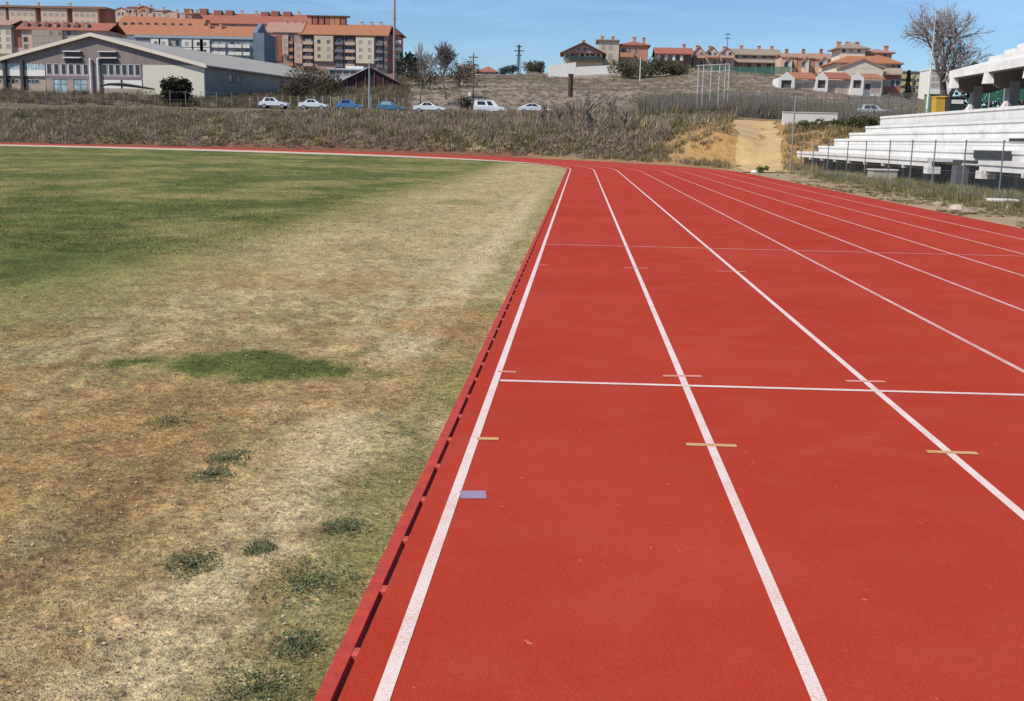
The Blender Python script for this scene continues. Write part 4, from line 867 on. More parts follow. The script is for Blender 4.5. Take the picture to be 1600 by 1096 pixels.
for px in (1361, 1372, 1386): window(b, s.x(px), 3.997, s.z(1370, 86), .9, .7)
for px in (1384, 1392, 1400): window(b, s.x(px), -.003, s.z(1390, 110), 1.0, 1.2); window(b, s.x(px), -.503, s.z(1390, 135), 1.0, 1.3)
gable(b, s.x(1306), s.x(1372), -3, -.02, s.z(1340, 108), s.z(1340, 95)-s.z(1340, 108), TILEP, 'y', .3, .3, 'front_roof', wall=CREAM); wall(b, s.x(1307), s.x(1371), -2.98, -.003, s.low, s.z(1340, 108)-.02, CREAM, 'front_wall')
for px in (1316, 1330, 1345, 1392): chimney(b, s.x(px), 7, s.z(1330, 74) if px < 1350 else s.z(1370, 80), .8, 1.5)
s = Site('garage_row', 1212, 1382, 152, 225, 'low row of white garages with arched openings and orange roofs', 'garage', G_HSE, 8); b = s.b
for p0, p1, wm in ((1215, 1240, WHITE), (1273, 1292, WHITE), (1328, 1348, WHITE)):
    x0, x1 = s.x(p0), s.x(p1); ze = s.z((p0+p1)/2, 122); xc = (x0+x1)/2; hw = (x1-x0)*.32; zo = s.z((p0+p1)/2, 133)
    arch = [(xc+hw*math.cos(a), zo+.9*math.sin(a)) for a in np.linspace(0, PI, 9)]
    MB().box(x0, x1, .4, 7, s.low, ze).build('wall', wm, b)
    fm = MB(); ol = [(x0, s.low), (x0, ze), (xc, ze+1.1), (x1, ze), (x1, s.low)]
    fm.extrude([(x0, s.low), (x0, zo), (xc-hw, zo), ]+[(xc+hw*math.cos(a), zo+.9*math.sin(a)) for a in np.linspace(PI, PI/2, 6)]+[(xc, ze+1.1), (x0, ze), (x0, zo+.02)][0:2]+[(x0, ze)][0:0]+[], 0, .38, 'y') if False else None
    fm.box(x0, x1, 0, .38, s.low, zo-.6).extrude([(x0, zo-.598), (xc-hw, zo-.598), (xc-hw, zo+.9), (x0, zo+.9)], 0, .38, 'y').extrude([(xc+hw, zo-.598), (x1, zo-.598), (x1, zo+.9), (xc+hw, zo+.9)], 0, .38, 'y').extrude([(x0, zo+.902), (x1, zo+.902), (x1, ze), (xc, ze+1.1), (x0, ze)], 0, .38, 'y')
    fm.build('arched_front', wm, b)
    MB().box(xc-hw, xc+hw, .36, .395, zo-.6, zo+.9).build('opening', DARK, b)
for p0, p1, rm, wm, tr in ((1240, 1273, TILE, WHITE, 112), (1292, 1328, TILER, BEIGE, 112), (1348, 1378, TILE, WHITE, 114)):
    x0, x1 = s.x(p0)+.02, s.x(p1)-.02; pc = (p0+p1)/2; ze = s.z(pc, 125)
    wall(b, x0, x1, 1, 7, s.low, ze, wm); MB().extrude([(.2, ze+.05), (7, s.z(pc, tr)), (7, s.z(pc, tr)+.25), (.2, ze+.3)], x0-.5, x1+.5, 'x').build('roof', rm, b)
    window(b, x0+(x1-x0)*.3, .997, s.z(pc, 140), 1.4, 1.2, frame=PINK); window(b, x0+(x1-x0)*.72, .997, s.z(pc, 146), 2.0, 2.2, glass=SHUT)
# --- distant blocks beyond, at the right
s = Site('distant_block', 1410, 1440, 150, 330, 'distant beige block with yellow balconies right of the brick house end', 'apartment block', G_HSE, 10); b = s.b
wall(b, s.x(1405), s.x(1446), 0, 10, s.low, s.z(1425, 113), plain('grey_beige_render', (.42, .36, .31), .9)); MB().box(s.x(1404), s.x(1447), -.3, 10.3, s.z(1425, 113)+.002, s.z(1425, 111.5)).build('roof', TILEB, b)
YEL = plain('yellow_awning', (.52, .43, .20), .8)
for y in (123, 134, 145):
    for px in (1413, 1438): balcony(b, s.x(px)-1.6, s.x(px)+1.6, -.003, s.z(1425, y), YEL, 1)
    for px in (1421, 1429): window(b, s.x(px), -.003, s.z(1425, y), 1.3, 1.5)
s = Site('distant_block', 1450, 1478, 150, 300, 'distant white and pinkish block seen behind the big bare tree', 'apartment block', G_HSE, 10); b = s.b
wall(b, s.x(1452), s.x(1485), 0, 10, s.low, s.z(1465, 109), WHITE); MB().box(s.x(1451), s.x(1486), -.3, 10.3, s.z(1465, 109)+.002, s.z(1465, 107.5)).build('roof', WHITE, b)
for y in (118, 128, 138):
    for px in (1457, 1464, 1472): window(b, s.x(px), -.003, s.z(1465, y), 1.4, 1.3, glass=SHUT)

# ------------------------------------------------------------------ sports hall
hb = empty('sports_hall', (-80.8, 185, 6.7), 'wide low sports hall with mauve gable, pale eaves and cream corner panel', 'sports hall', None, math.radians(-9.5))
def hxp(px): return (px-148)*.1166
def hzp(py): return (148-py)*.1063+.15
EV, RG = 5.25, 9.95; HW = 19.9; LEN = 72
M_SID = plain('mauve_brown_siding', (.25, .195, .18), .8, .16, .5, streak=True); M_SIDG = plain('grey_block_wall', (.34, .30, .265), .9, .18, .4)
wall(hb, HW-.3, HW, .3, LEN, -2, EV, M_SIDG, 'side_wall'); wall(hb, -HW, -HW+.3, .3, LEN, -2, EV, M_SIDG, 'side_wall'); wall(hb, -HW+.3, HW-.3, LEN-.3, LEN, -2, EV, M_SIDG, 'rear_wall')
MB().extrude([(-HW, EV), (HW, EV), (0, RG-.05)], 0, .3, 'y').build('gable', M_SID, hb)
MB().extrude([(-HW, EV), (HW, EV), (0, RG-.05)], LEN-.3, LEN, 'y').build('gable', M_SID, hb)
sl = (RG-EV)/HW; E = .8
MB().extrude([(-HW-E, EV-E*sl), (0, RG), (HW+E, EV-E*sl), (HW+E, EV-E*sl+.22), (0, RG+.22), (-HW-E, EV-E*sl+.22)], -.2, LEN+.4, 'y').build('roof', plain('grey_sheet_roof', (.40, .37, .32), .8, .14, .3, streak=True), hb)
MB().extrude([(-HW-E-.02, EV-E*sl-.25), (0, RG-.25), (HW+E+.02, EV-E*sl-.25), (HW+E+.02, EV-E*sl+.3), (0, RG+.3), (-HW-E-.02, EV-E*sl+.3)], -.75, -.205, 'y').build('bargeboard', plain('cream_fascia', (.74, .64, .52), .8, .06), hb)
CREAMP = plain('cream_panel', (.66, .61, .50), .85, .06, .4)
wall(hb, hxp(224.5), HW, 0, .295, -2, EV-.002, CREAMP, 'cream_panel')
wall(hb, hxp(68), hxp(224), .02, .295, hzp(98), EV-.002, M_SID, 'header')
FRM = plain('pale_mauve_frame', (.56, .45, .44), .8, .08)
for x0, x1 in ((70.5, 141), (160, 222)):
    o = MB().box(hxp(x0), hxp(x1), .06, .29, hzp(118), hzp(98)-.003).build('window_band', FRM, hb)
    for k in range(6): window(hb, hxp(x0+(x1-x0)*(k+.5)/6), .058, hzp(116), .95, 1.75, fr=.07, glass=MAT_GLASS)
wall(hb, hxp(68), hxp(224), .08, .29, hzp(123), hzp(118)-.003, plain('mauve_lintel', (.22, .17, .20), .8), 'lintel')
wall(hb, hxp(141.3), hxp(159.7), .04, .29, -2, hzp(98)-.003, M_SID, 'centre_pier')
for x0, x1 in ((-22, 3), (7, 30.5), (36, 69)):
    o = MB().box(hxp(x0), hxp(x1), .04, .28, hzp(109.5), hzp(98)-.003).build('glazing', GLASS_BLUE, hb)
    q = MB()
    for k in range(1, 6): q.box(hxp(x0+(x1-x0)*k/6)-.05, hxp(x0+(x1-x0)*k/6)+.05, 0, .038, hzp(109.5), hzp(98)-.003)
    q.build('mullion', WHITE, o)
    MB().box(hxp(x0), hxp(x1), .0, .28, hzp(119), hzp(109.5)-.003).build('white_panel', WHITE, hb)
    MB().box(hxp(x0), hxp(x1), .1, .28, hzp(124), hzp(119)-.003).build('lintel', DARK, hb)
    MB().box(hxp(x0), hxp(x1), .12, .28, -2, hzp(124)-.003).build('wall', plain('tan_block', (.42, .33, .27), .9, .14, .6), hb)
    for f in (.25, .5): window(hb, hxp(x0+(x1-x0)*f), .117, hzp(130), 1.5, .6, fr=.06, glass=MAT_GLASS)
wall(hb, -HW+.3, hxp(68), .29, .3, hzp(98)-.003, EV, M_SID, 'header')
for px in (5, 33.5): MB().box(hxp(px)-.28, hxp(px)+.28, -.45, .03, -2, hzp(95)).build('pier', plain('dark_brown_pier', (.075, .055, .055), .9), hb)
TB2 = plain('tan_block2', (.36, .28, .24), .9, .14, .6)
for a_, c_ in ((70, 82), (103, 114), (136, 141.2)): MB().box(hxp(a_), hxp(c_), .1, .28, -2, hzp(123)-.003).build('wall', TB2, hb)
for x0, x1 in ((82, 103), (114, 136)):
    o = MB().box(hxp(x0)+.1, hxp(x1)-.1, .17, .28, -2, hzp(123)-.003).build('glass_door', GLASS_BLUE, hb)
    xm = hxp((x0+x1)/2); MB().box(xm-.05, xm+.05, .12, .168, -1, hzp(123)-.003).box(hxp(x0)+.1, hxp(x1)-.1, .13, .168, hzp(131), hzp(130)).build('door_frame', GREY, o)
wall(hb, hxp(160), hxp(224), .1, .28, -2, hzp(136), plain('tan_block3', (.40, .31, .26), .9), 'wall')
for x0, x1 in ((160, 189), (192, 222)): MB().box(hxp(x0), hxp(x1), .1, .28, hzp(136)+.003, hzp(123)-.003).build('white_panel', WHITE, hb)
for px in (144.5, 156.5): MB().tube([(hxp(px), -.3, -2), (hxp(px), -.3, hzp(93))], .2, 10).tube([(hxp(px), -.3, hzp(93)), (hxp(px), -.3, hzp(91))], [.28, .1], 10).build('white_pipe', WHITE, hb)
for xc in (116, 172):
    for y0 in (86.5, 96):
        o = MB().box(hxp(xc-14), hxp(xc+14), -.12, -.003, hzp(y0+1.5), hzp(y0-5.5)).build('louvre', DARK, hb)
        MB().extrude([(-.55, hzp(y0-4.6)), (-.123, hzp(y0-6.2)), (-.123, hzp(y0-6.8)), (-.55, hzp(y0-5.4))], hxp(xc-14.5), hxp(xc+14.5), 'x').build('hood', plain('pale_hood', (.5, .46, .46), .7), o)
MB().tube([(hxp(165), -1.6, hzp(133)), (hxp(180), -1.6, hzp(130.5)), (hxp(200), -1.6, hzp(130.5)), (hxp(222), -1.6, hzp(133)), (hxp(250), -1.6, hzp(137))], [.1, .2, .3, .24, .12], 6).build('awning', plain('black_awning', (.012, .012, .015), .6), hb)
for y_ in (9, 12, 30, 33, 50, 53): window(hb, HW, y_, 3.1, 1.6, 1.3, 'r', frame=DARK)
s = Site('low_building', 512, 582, 120, 262, 'low pale flat roofed building behind the dark shed, below the apartments', 'building', None, 16); b = s.b
wall(b, s.x(512), s.x(582), 0, 16, s.low, s.z(548, 109.5), plain('blue_white_render', (.50, .55, .58), .9, .12)); MB().box(s.x(511), s.x(583), -.4, 16.4, s.z(548, 109.5)+.002, s.z(548, 107.5)).build('roof', plain('pale_blue_roof', (.55, .60, .64), .8, .1), b)
wall(b, s.x(533), s.x(561), 5, 12, s.z(548, 107.5), s.z(548, 101.5), WHITE, 'upper_wall')
for px in (520, 530, 541, 552, 566, 575): window(b, s.x(px), -.003, s.z(548, 117.5), 1.5, 1.0)
# ------------------------------------------------------------------ dark red shed
sh = empty('gabled_shed', (*gpt(578, 205)[:2], at(578, 138, 205)[2]), 'dark maroon gabled shed with pale left roof slope', 'shed', None, math.radians(6)); k = S(205)
hw = 46*k; zt = 31*k; ev = 8*k
MB().box(-hw, hw, 0, .3, -2.5, ev).build('wall', plain('dark_maroon_board', (.065, .022, .026), .8, .25, 1, streak=True), sh)
MB().extrude([(-hw, ev+.001), (hw, ev+.001), (0, zt)], 0, .3, 'y').build('gable', plain('dark_maroon_gable', (.06, .02, .024), .8, .25, 1, streak=True), sh)
MB().box(-hw, -hw+.3, .31, 22, -2.5, ev).box(hw-.3, hw, .31, 22, -2.5, ev).build('side_wall', M_SIDG, sh)
ROOFP = plain('pale_sheet_roof', (.56, .60, .61), .6, .1, .5)
MB().extrude([(-hw-.5, ev-.25), (0, zt), (0, zt+.15), (-hw-.5, ev-.1)], -.5, 22, 'y').build('roof', ROOFP, sh); MB().extrude([(hw+.5, ev-.25), (0.002, zt), (0.002, zt+.15), (hw+.5, ev-.1)], -.5, 22, 'y').build('roof', plain('dull_sheet_roof', (.20, .15, .15), .7), sh)
for f in (-.75, -.45, -.15, .15, .45, .75): MB().box(f*hw-.06, f*hw+.06, -.12, -.003, -2.5, ev+(zt-ev)*(1-abs(f))-.3).build('batten', plain('dull_pink_batten', (.26, .16, .16), .8), sh)
s = Site('white_van_roof', 540, 560, 108, 250, 'x'); bpy.data.objects.remove(s.b)

# ------------------------------------------------------------------ cars
def car(px, pyb, d, wpx, kind, paint, label, glass=None, cat='car'):
    x = ux(px)*d; Ln = wpx*S(d); z = at(px, pyb, d)[2]; z = h1(x, d)+.07
    root = empty('parked_van' if kind == 'van' else 'parked_car', (x, d, z), label, cat, 'vehicles parked along the road')
    L = Ln/2; W = .86
    if kind == 'hatch': low = [(-L, .32), (-L*.99, .62), (-L*.93, .93), (-L*.55, .97), (L*.36, .96), (L*.82, .83), (L*.98, .66), (L, .34)]; top = (-L*.80, -L*.60, L*.02, L*.36, 1.47)
    elif kind == 'sedan': low = [(-L, .34), (-L, .70), (-L*.94, .94), (-L*.6, .98), (L*.40, .94), (L*.84, .80), (L*.99, .62), (L, .34)]; top = (-L*.66, -L*.36, L*.05, L*.42, 1.42)
    elif kind == 'coupe': low = [(-L, .34), (-L*.99, .68), (-L*.9, .92), (-L*.5, .95), (L*.45, .90), (L*.86, .74), (L*.99, .56), (L, .32)]; top = (-L*.84, -L*.30, L*.06, L*.48, 1.36)
    else: low = [(-L, .34), (-L*1.0, .9), (-L*.97, 1.08), (-L*.5, 1.1), (L*.45, 1.08), (L*.84, .96), (L*.99, .7), (L, .34)]; top = (-L*.97, -L*.93, L*.22, L*.52, 1.80)
    body = MB(); n = len(low)
    inner = [(a*.985, q) for a, q in low]
    body.extrude(low, -W+.05, W-.05, 'y')
    for sgn in (-1, 1):      # rounded flanks
        body.extrude([(a*.975, min(max(q, .38), q-.03) if q > .5 else q+.04) for a, q in low], sgn*(W-.05)+sgn*.001, sgn*W, 'y')
    a0, a1, a2, a3, zr = top; zb = .93 if kind != 'van' else 1.06; wi, wt = W-.07, W-.24
    zc = [zb]*2
    gv = [(a0, -wi, zb), (a3, -wi, zb), (a3, wi, zb), (a0, wi, zb), (a1, -wt, zr), (a2, -wt, zr), (a2, wt, zr), (a1, wt, zr)]
    body.add(gv, [(4, 5, 6, 7), (0, 1, 5, 4), (1, 2, 6, 5), (2, 3, 7, 6), (3, 0, 4, 7)])
    bo = body.build('body', paint, root)
    def lerp(p, q, t): return tuple(p[i]+(q[i]-p[i])*t for i in range(3))
    def panel(c, nrm, f0, f1, h0, h1_, nm):
        A, B, Cc, D = c; e = Vector(nrm)*.015
        pts = [lerp(lerp(A, B, f0), lerp(D, Cc, f0), h0), lerp(lerp(A, B, f1), lerp(D, Cc, f1), h0), lerp(lerp(A, B, f1), lerp(D, Cc, f1), h1_), lerp(lerp(A, B, f0), lerp(D, Cc, f0), h1_)]
        MB().quad(*[tuple(Vector(p)+e) for p in pts]).build(nm, glass or MAT_GLASS, root)
    side_f = (gv[0], gv[1], gv[5], gv[4]); side_b = (gv[3], gv[2], gv[6], gv[7])
    for c, nr in ((side_f, (0, -1, .2)), (side_b, (0, 1, .2))):
        if kind == 'van': panel(c, nr, .14, .50, .2, .85, 'side_window'); panel(c, nr, .60, .82, .15, .85, 'side_window')
        else: panel(c, nr, .15, .5, .12, .86, 'side_window'); panel(c, nr, .53, .86, .12, .86, 'side_window')
    panel((gv[1], gv[2], gv[6], gv[5]), (1, 0, .4), .08, .92, .08, .92, 'windscreen'); panel((gv[3], gv[0], gv[4], gv[7]), (-1, 0, .4), .1, .9, .15, .85, 'rear_window')
    TY = mm('tyre_rubber', (.02, .02, .02)); RM = mm('grey_rim', (.35, .36, .38), .4)
    for wx in (-L*.62, L*.62):
        for sy in (-1, 1):
            t = MB().tube([(wx, sy*(W-.16), .31), (wx, sy*(W+.02), .31)], .31, 16).build('wheel', TY, root); MB().tube([(wx, sy*(W+.021), .31), (wx, sy*(W+.035), .31)], .19, 12).build('rim', RM, t)
    for sy in (-1, 1):
        MB().box(L*.93, L*1.005, sy*.55-.15, sy*.55+.15, .60, .72).build('headlight', mm('lamp_glass', (.6, .62, .62), .2), root); MB().box(-L*1.006, -L*.96, sy*.6-.12, sy*.6+.12, .68, .86).build('tail_light', mm('red_lamp', (.3, .02, .02), .3), root)
    MB().box(-L*.98, L*.98, -W-.012, -W+.04, .36, .44).box(-L*.98, L*.98, W-.04, W+.012, .36, .44).build('sill_trim', mm('dark_trim', (.03, .03, .03)), root)
    return root
def paint(name, col):
    m, nt, b = newmat(name); co = objco(nt); nt.links.new(ramp(nt, noise(nt, 3, 3, .5, co), [(.3, tuple(c*.93 for c in col)), (.7, col)]), b.inputs['Base Color'])
    b.inputs['Roughness'].default_value = .35; b.inputs['Coat Weight'].default_value = .5; return m
WP_ = paint('white_car_paint', (.80, .82, .82)); SV = paint('silver_white_paint', (.72, .75, .76)); BL = paint('blue_car_paint', (.07, .20, .44)); TL = paint('teal_blue_paint', (.05, .19, .30))
car(430, 168, 153, 45, 'hatch', WP_, 'white hatchback, leftmost of the parked cars on the bank')
car(491, 168.5, 153, 44, 'sedan', WP_, 'low white car between the white hatchback and the blue car')
car(547, 170, 153, 40, 'hatch', BL, 'mid blue hatchback left of the grey lamp post')
car(610, 171, 153, 42, 'hatch', TL, 'dark teal blue car just right of the grey lamp post', GLASS_BLUE)
car(671, 173, 153, 49, 'sedan', WP_, 'white sedan parked between teal car and white van')
car(765, 174, 153, 50, 'van', WP_, 'white high roofed van with dark side windows', cat='van')
car(834, 175, 153, 50, 'coupe', SV, 'silver white fastback car, rightmost of the row on the bank')
car(1361, 180, 142, 54, 'hatch', SV, 'pale car half hidden behind scrub left of the grandstand top')
# ------------------------------------------------------------------ masts, posts, poles
GALV = plain('galvanised_steel', (.40, .42, .42), .5, .12, 2, .4); MASTM = plain('rusty_pink_mast', (.36, .24, .25), .7, .15, .6)
def pole(name, px, pyb, d, pyt, r0, r1, mat, label, cat, group=None, extra=None):
    a = at(px, pyb, d); t = at(px, pyt, d); root = empty(name, a, label, cat, group); h = t[2]-a[2]
    z0 = min(-.3, h1(a[0], d)-a[2]-.3)
    MB().tube([(0, 0, z0), (0, 0, h*.5), (0, 0, h)], [r0, (r0+r1)/2, r1], 8).build('shaft', mat, root)
    if extra: extra(root, h)
    return root
def lampx(arm):
    def f(root, h):
        MB().tube([(0, 0, h-.1), (arm*.5, -.1, h+.25), (arm, -.2, h+.3)], .05, 6).build('arm', GALV, root); MB().bevbox(arm-.35, arm+.35, -.35, -.05, h+.2, h+.38, .05).build('lamp_head', GALV, root)
    return f
def mastx(root, h):
    for z in np.arange(4, h, 4): MB().cyl(0, 0, z, z+.25, .27, 10).build('collar', MASTM, root)
    MB().box(-.9, .9, -.9, .9, -1.5, .5).build('footing', mm('footing', (.4, .37, .33)), root)
pole('tall_mast', 616, 132, 215, -30, .25, .18, MASTM, 'tall slender pinkish mast rising past the apartment block end', 'mast', None, mastx)
pole('lamp_post', 577, 180, 146, 98, .13, .08, GALV, 'grey lamp post before the red shed, between the two blue cars', 'lamp post', None, lampx(.9))
pole('utility_pole', 739, 150, 168, 84, .12, .08, plain('weathered_pole', (.13, .10, .09), .9), 'thin dark utility pole left of the white van', 'pole', None, lambda r, h: (MB().box(-.7, .7, -.08, .08, h-.6, h-.45).build('crossarm', BARK, r), MB().bevbox(-.75, -.25, -.3, .1, -.1, .45, .06).build('white_box', WHITE, r)))
def pylonx(root, h):
    for z, wd in ((h*.93, 1.0), (h*.8, 1.7), (h*.66, 1.0)): MB().box(-wd, wd, -.12, .12, z, z+.3).build('crossarm', PY, root)
    q = MB()
    for sx in (-1, 1):
        for sy in (-1, 1): q.tube([(sx*.75, sy*.75, -1), (sx*.2, sy*.2, h)], .11, 4)
    for k in range(10):
        t0, t1 = k/10, (k+1)/10; w0, w1 = .75-.55*t0, .75-.55*t1
        for sy in (-1, 1): q.tube([(-w0, sy*w0, t0*h), (w1, sy*w1, t1*h)], .05, 3); q.tube([(w0, sy*w0, t0*h), (-w1, sy*w1, t1*h)], .05, 3)
    q.build('lattice', PY, root)
PY = plain('dark_steel_lattice', (.055, .075, .10), .6)
pole('power_pylon', 810, 122, 400, 70, .2, .14, PY, 'dark lattice power pylon on the skyline between trees and gabled house', 'pylon', None, pylonx)
pole('power_pylon', 1135, 96, 480, 52, .16, .1, PY, 'thin far power pylon above the row houses and pole frame', 'pylon', None, lambda r, h: [MB().box(-1.1, 1.1, -.1, .1, h*f, h*f+.3).build('crossarm', PY, r) for f in (.95, .8)])
pole('white_pole', 999, 142, 232, 92, .13, .1, plain('white_post_paint', (.62, .60, .55), .7), 'single white pole before the dark green bush on the slope', 'pole', None, lambda r, h: MB().cyl(0, 0, h, h+.15, .16, 8).build('cap', WHITE, r))
pole('wooden_post', 891, 153, 181, 118, .40, .36, plain('dark_brown_wood_post', (.075, .045, .035), .95, .3, 4), 'short thick dark brown post standing in the brown field', 'post', None, lambda r, h: MB().box(-.45, .45, -.42, .42, h, h+.2).build('cap', mm('post_cap', (.08, .05, .04)), r))
pole('grey_post', 1236, 256, 68, 152, .05, .045, plain('dull_grey_post', (.24, .25, .25), .7, .15, 2), 'slim grey post at the right edge of the dirt path', 'post', None, lambda r, h: MB().cyl(0, 0, h, h+.06, .06, 8).build('cap', GALV, r))
pole('slender_mast', 1449, 165, 92, 4, .07, .02, plain('pale_mast', (.62, .63, .62), .5), 'very slender pale mast with thicker white base beside the big bare tree', 'mast', None, lambda r, h: (MB().tube([(0, 0, -.3), (0, 0, 2.9)], [.10, .085], 10).build('base_sleeve', WHITE, r),))
# pole frame in the middle distance
pf = empty('pole_frame', at(1113, 185, 122), 'open frame of tall thin white poles joined by crossbars near the path top', 'pole frame')
WPO = plain('white_pole_paint', (.55, .53, .47), .6, .1); o0 = np.array(pf.location)
for i, (px, d, pb, pt) in enumerate(((1088, 118, 183, 103), (1096, 120, 176, 101), (1108, 126, 172, 106), (1121, 119, 178, 101), (1130, 126, 172, 104), (1136, 121, 176, 100))):
    a = at(px, pb, d)-o0; c = at(px+4, pt, d)-o0; MB().tube([tuple(a-np.array([0, 0, 1.5])), tuple(c)], .06, 8).build('post', WPO, pf)
for p0, p1, y0, y1, d in ((1088, 1140, 103, 100.5, 118.5), (1094, 1142, 113, 111, 120)): MB().tube([tuple(at(p0, y0, d)-o0), tuple(at(p1, y1, d)-o0)], .045, 6).build('crossbar', WPO, pf)
# ------------------------------------------------------------------ fences
CH_D = meshmat('dark_chain_link', (.14, .14, .14), 9.0, .20); CH_L = meshmat('light_chain_link', (.42, .45, .45), 16.0, .07); GREENNET = meshmat('green_windbreak_net', (.03, .17, .11), 12.0, .5)
def fence(name, pts, hgt, label, postm, netm, rp=.035, rails=(0.0,), cat='fence'):
    c = np.mean(np.array(pts), axis=0); root = empty(name, c, label, cat)
    for i, p in enumerate(pts):
        q = np.array(p)-c; MB().tube([(q[0], q[1], q[2]-.3), (q[0], q[1], q[2]+hgt+.08)], rp, 8).cyl(q[0], q[1], q[2]+hgt+.08, q[2]+hgt+.12, rp*1.3, 8).build('post', postm, root)
    net = MB(); rls = [MB(), MB(), MB()]
    for p, q in zip(pts[:-1], pts[1:]):
        a = np.array(p)-c; b = np.array(q)-c; up = np.array([0, 0, hgt])
        net.quad(a+[0, 0, .08], b+[0, 0, .08], b+up, a+up)
        for f, rl in zip((.04, .5, .98), rls): rl.tube([tuple(a+up*f), tuple(b+up*f)], .006 if hgt < 2.3 else .015, 4)
    if netm:
        o = net.build('mesh_panel', netm, root)
    for rl in rls: rl.build('wire', postm, root)
    return root
fp = []
for d in (22.6, 25.8, 29.0, 32.3, 35.4, 38.4, 41.0, 43.9, 47.5, 50.7, 54.6, 58.0, 61.2): fp.append((11.75+.0*d, d, h1(11.75, d)))
meshY = meshmat('light_chain_link_along_track', (.40, .43, .43), 14.0, .06)
# this fence runs along Y: rotate the pattern plane
for n_ in meshY.node_tree.nodes:
    if n_.type == 'MAPPING': r_ = n_.inputs['Rotation'].default_value; n_.inputs['Rotation'].default_value = (0, r_[1], PI/2)
fence('chain_link_fence', fp, 1.68, 'thin wire fence on grey posts between track verge and grandstand', plain('grey_green_post', (.15, .17, .17), .6, .2, 3), meshY, .022)
fp = [(ux(px)*d, d, h1(ux(px)*d, d)) for px, d in [(1005+k*21, 119-.3*k) for k in range(21)]]
fence('dark_fence', fp, 2.5, 'long dark chain link fence across the top of the path', plain('dark_grey_post', (.13, .135, .14), .7), CH_D, .05)
fp = [(ux(px)*d, d, h1(ux(px)*d, d)) for px, d in [(392+k*12.5, 164) for k in range(20)]]
fence('wire_fence', fp, 1.9, 'low wire fence with pale posts behind the parked cars', plain('pale_concrete_post', (.42, .37, .34), .9), None, .06)
fp = [(ux(px)*d, d, h1(ux(px)*d, d)) for px, d in [(-20+k*24, 163) for k in range(17)]]
fence('hall_fence', fp, 2.3, 'tall wire fence with slim grey posts before the sports hall', plain('slim_grey_post', (.27, .27, .27), .8), None, .05)
fp = [(*at(px, py, 290)[:2], at(px, py, 290)[2]) for px, py in ((1108, 118), (1130, 118), (1155, 118), (1180, 118), (1205, 117.5), (1235, 117))]
fence('green_fence', fp, 2.0, 'green net fence on the crest below the row houses', GALV, GREENNET, .05)
fp = [(*at(px, py, 78)[:2], at(px, py, 78)[2]) for px, py in ((1522, 162), (1545, 161), (1568, 160), (1590, 159), (1620, 158), (1650, 157))]
fence('sports_fence', fp, 1.5, 'green net fence glimpsed behind the grandstand canopy columns', GALV, GREENNET, .05)
# reeds and scrub behind the dark fence
X, Y = region(2600, 116, 150, 1000, 1425); Z = hz(X, Y); hh = 1.0+1.4*fbm(X*.3, Y*.3, 17, 3)
k_ = (X/Y > ux(1330)); hh = np.where(k_, hh*.6, hh)
tag(tufts('fence_scrub', X, Y, Z, hh, 26, .07+0*hh, pick(X, Y, [3, 2, 3, 2, .6, 2, 2], .15)*.78, drygrass, .35, .5), 'tall grey brown weeds growing up behind the dark fence', 'scrub', kind='stuff')
X, Y = region(1500, 63, 108, 1000, 1140); keep = (sdf(X, Y) > 1.5); X, Y = X[keep], Y[keep]; X2, Y2 = region(900, 66, 104, 1228, 1350); keep = X2 < 14.2+.2*0; 
keep = (sdf(X2, Y2) > 2) & ((X2 < 14) | (Y2 > 80)); X = np.append(X, X2[keep]); Y = np.append(Y, Y2[keep]); Z = hz(X, Y); hh = .3+.5*fbm(X*.3, Y*.3, 19, 3)
PAL[:] = [[.34, .25, .12], [.22, .18, .10], [.40, .30, .15], [.16, .15, .06], [.30, .22, .12], [.13, .13, .05], [.24, .19, .12]]
keep = RNG.uniform(0, 1, len(X)) < .25+.9*sstep(.45, .6, fbm(X*.25, Y*.25, 23, 3)); X, Y, Z, hh = X[keep], Y[keep], Z[keep], hh[keep]
tag(tufts('bank_grass', X, Y, Z, hh, 22, .045+0*hh, pick(X, Y, [3, 2, 3, 2, 2, 1.5, 2], .3), drygrass), 'yellow and olive grass tufts on the orange soil banks by the path', 'grass', kind='stuff')
# ------------------------------------------------------------------ grandstand
def weathered(name):
    m, nt, b = newmat(name); co = objco(nt)
    mp = nd(nt, 'ShaderNodeMapping'); mp.inputs['Scale'].default_value = (1, .9, .35); nt.links.new(co, mp.inputs['Vector'])
    st = noise(nt, 2.0, 6, .75, mp.outputs['Vector']); pt = noise(nt, .5, 6, .7, co); fn = noise(nt, 9, 4, .7, co)
    c = ramp(nt, pt, [(.3, (.66, .645, .61)), (.55, (.77, .755, .72)), (.75, (.81, .79, .75))])
    c = mixc(nt, .7, c, ramp(nt, st, [(.3, (.68, .67, .64)), (.5, (1, 1, 1))]), 'MULTIPLY')
    c = mixc(nt, .4, c, ramp(nt, fn, [(.3, (.72, .71, .68)), (.6, (1, 1, 1))]), 'MULTIPLY')
    nt.links.new(c, b.inputs['Base Color']); b.inputs['Roughness'].default_value = .92; bump(nt, b, fn, .4, .01); return m
PILD = plain('shade_dark_pillar', (.12, .115, .105), .9, .25, 1)  # pillar concrete darkened in colour for the shade under the stand
gs = empty('grandstand', (15, 60, 0), 'white concrete grandstand of six tiers with a stepped canopy roof', 'grandstand')
CONC = weathered('white_concrete'); CONCD = plain('grey_concrete', (.27, .26, .24), .9, .2, .8); SHADE = plain('painted_void_shade', (.028, .03, .03), .95, .3, .6)  # SHADE: near-black colour standing in for the deep shade under the stand
FX = [0, 1.45, 2.5, 3.5, 4.55, 5.5, 6.6]; TZ = [1.17, 1.58, 2.08, 2.5, 2.97, 3.65]; YN, YF = -42, 19.6      # local to (15,60)
OP0, OP1 = -16.5, -10.2; zb = .80
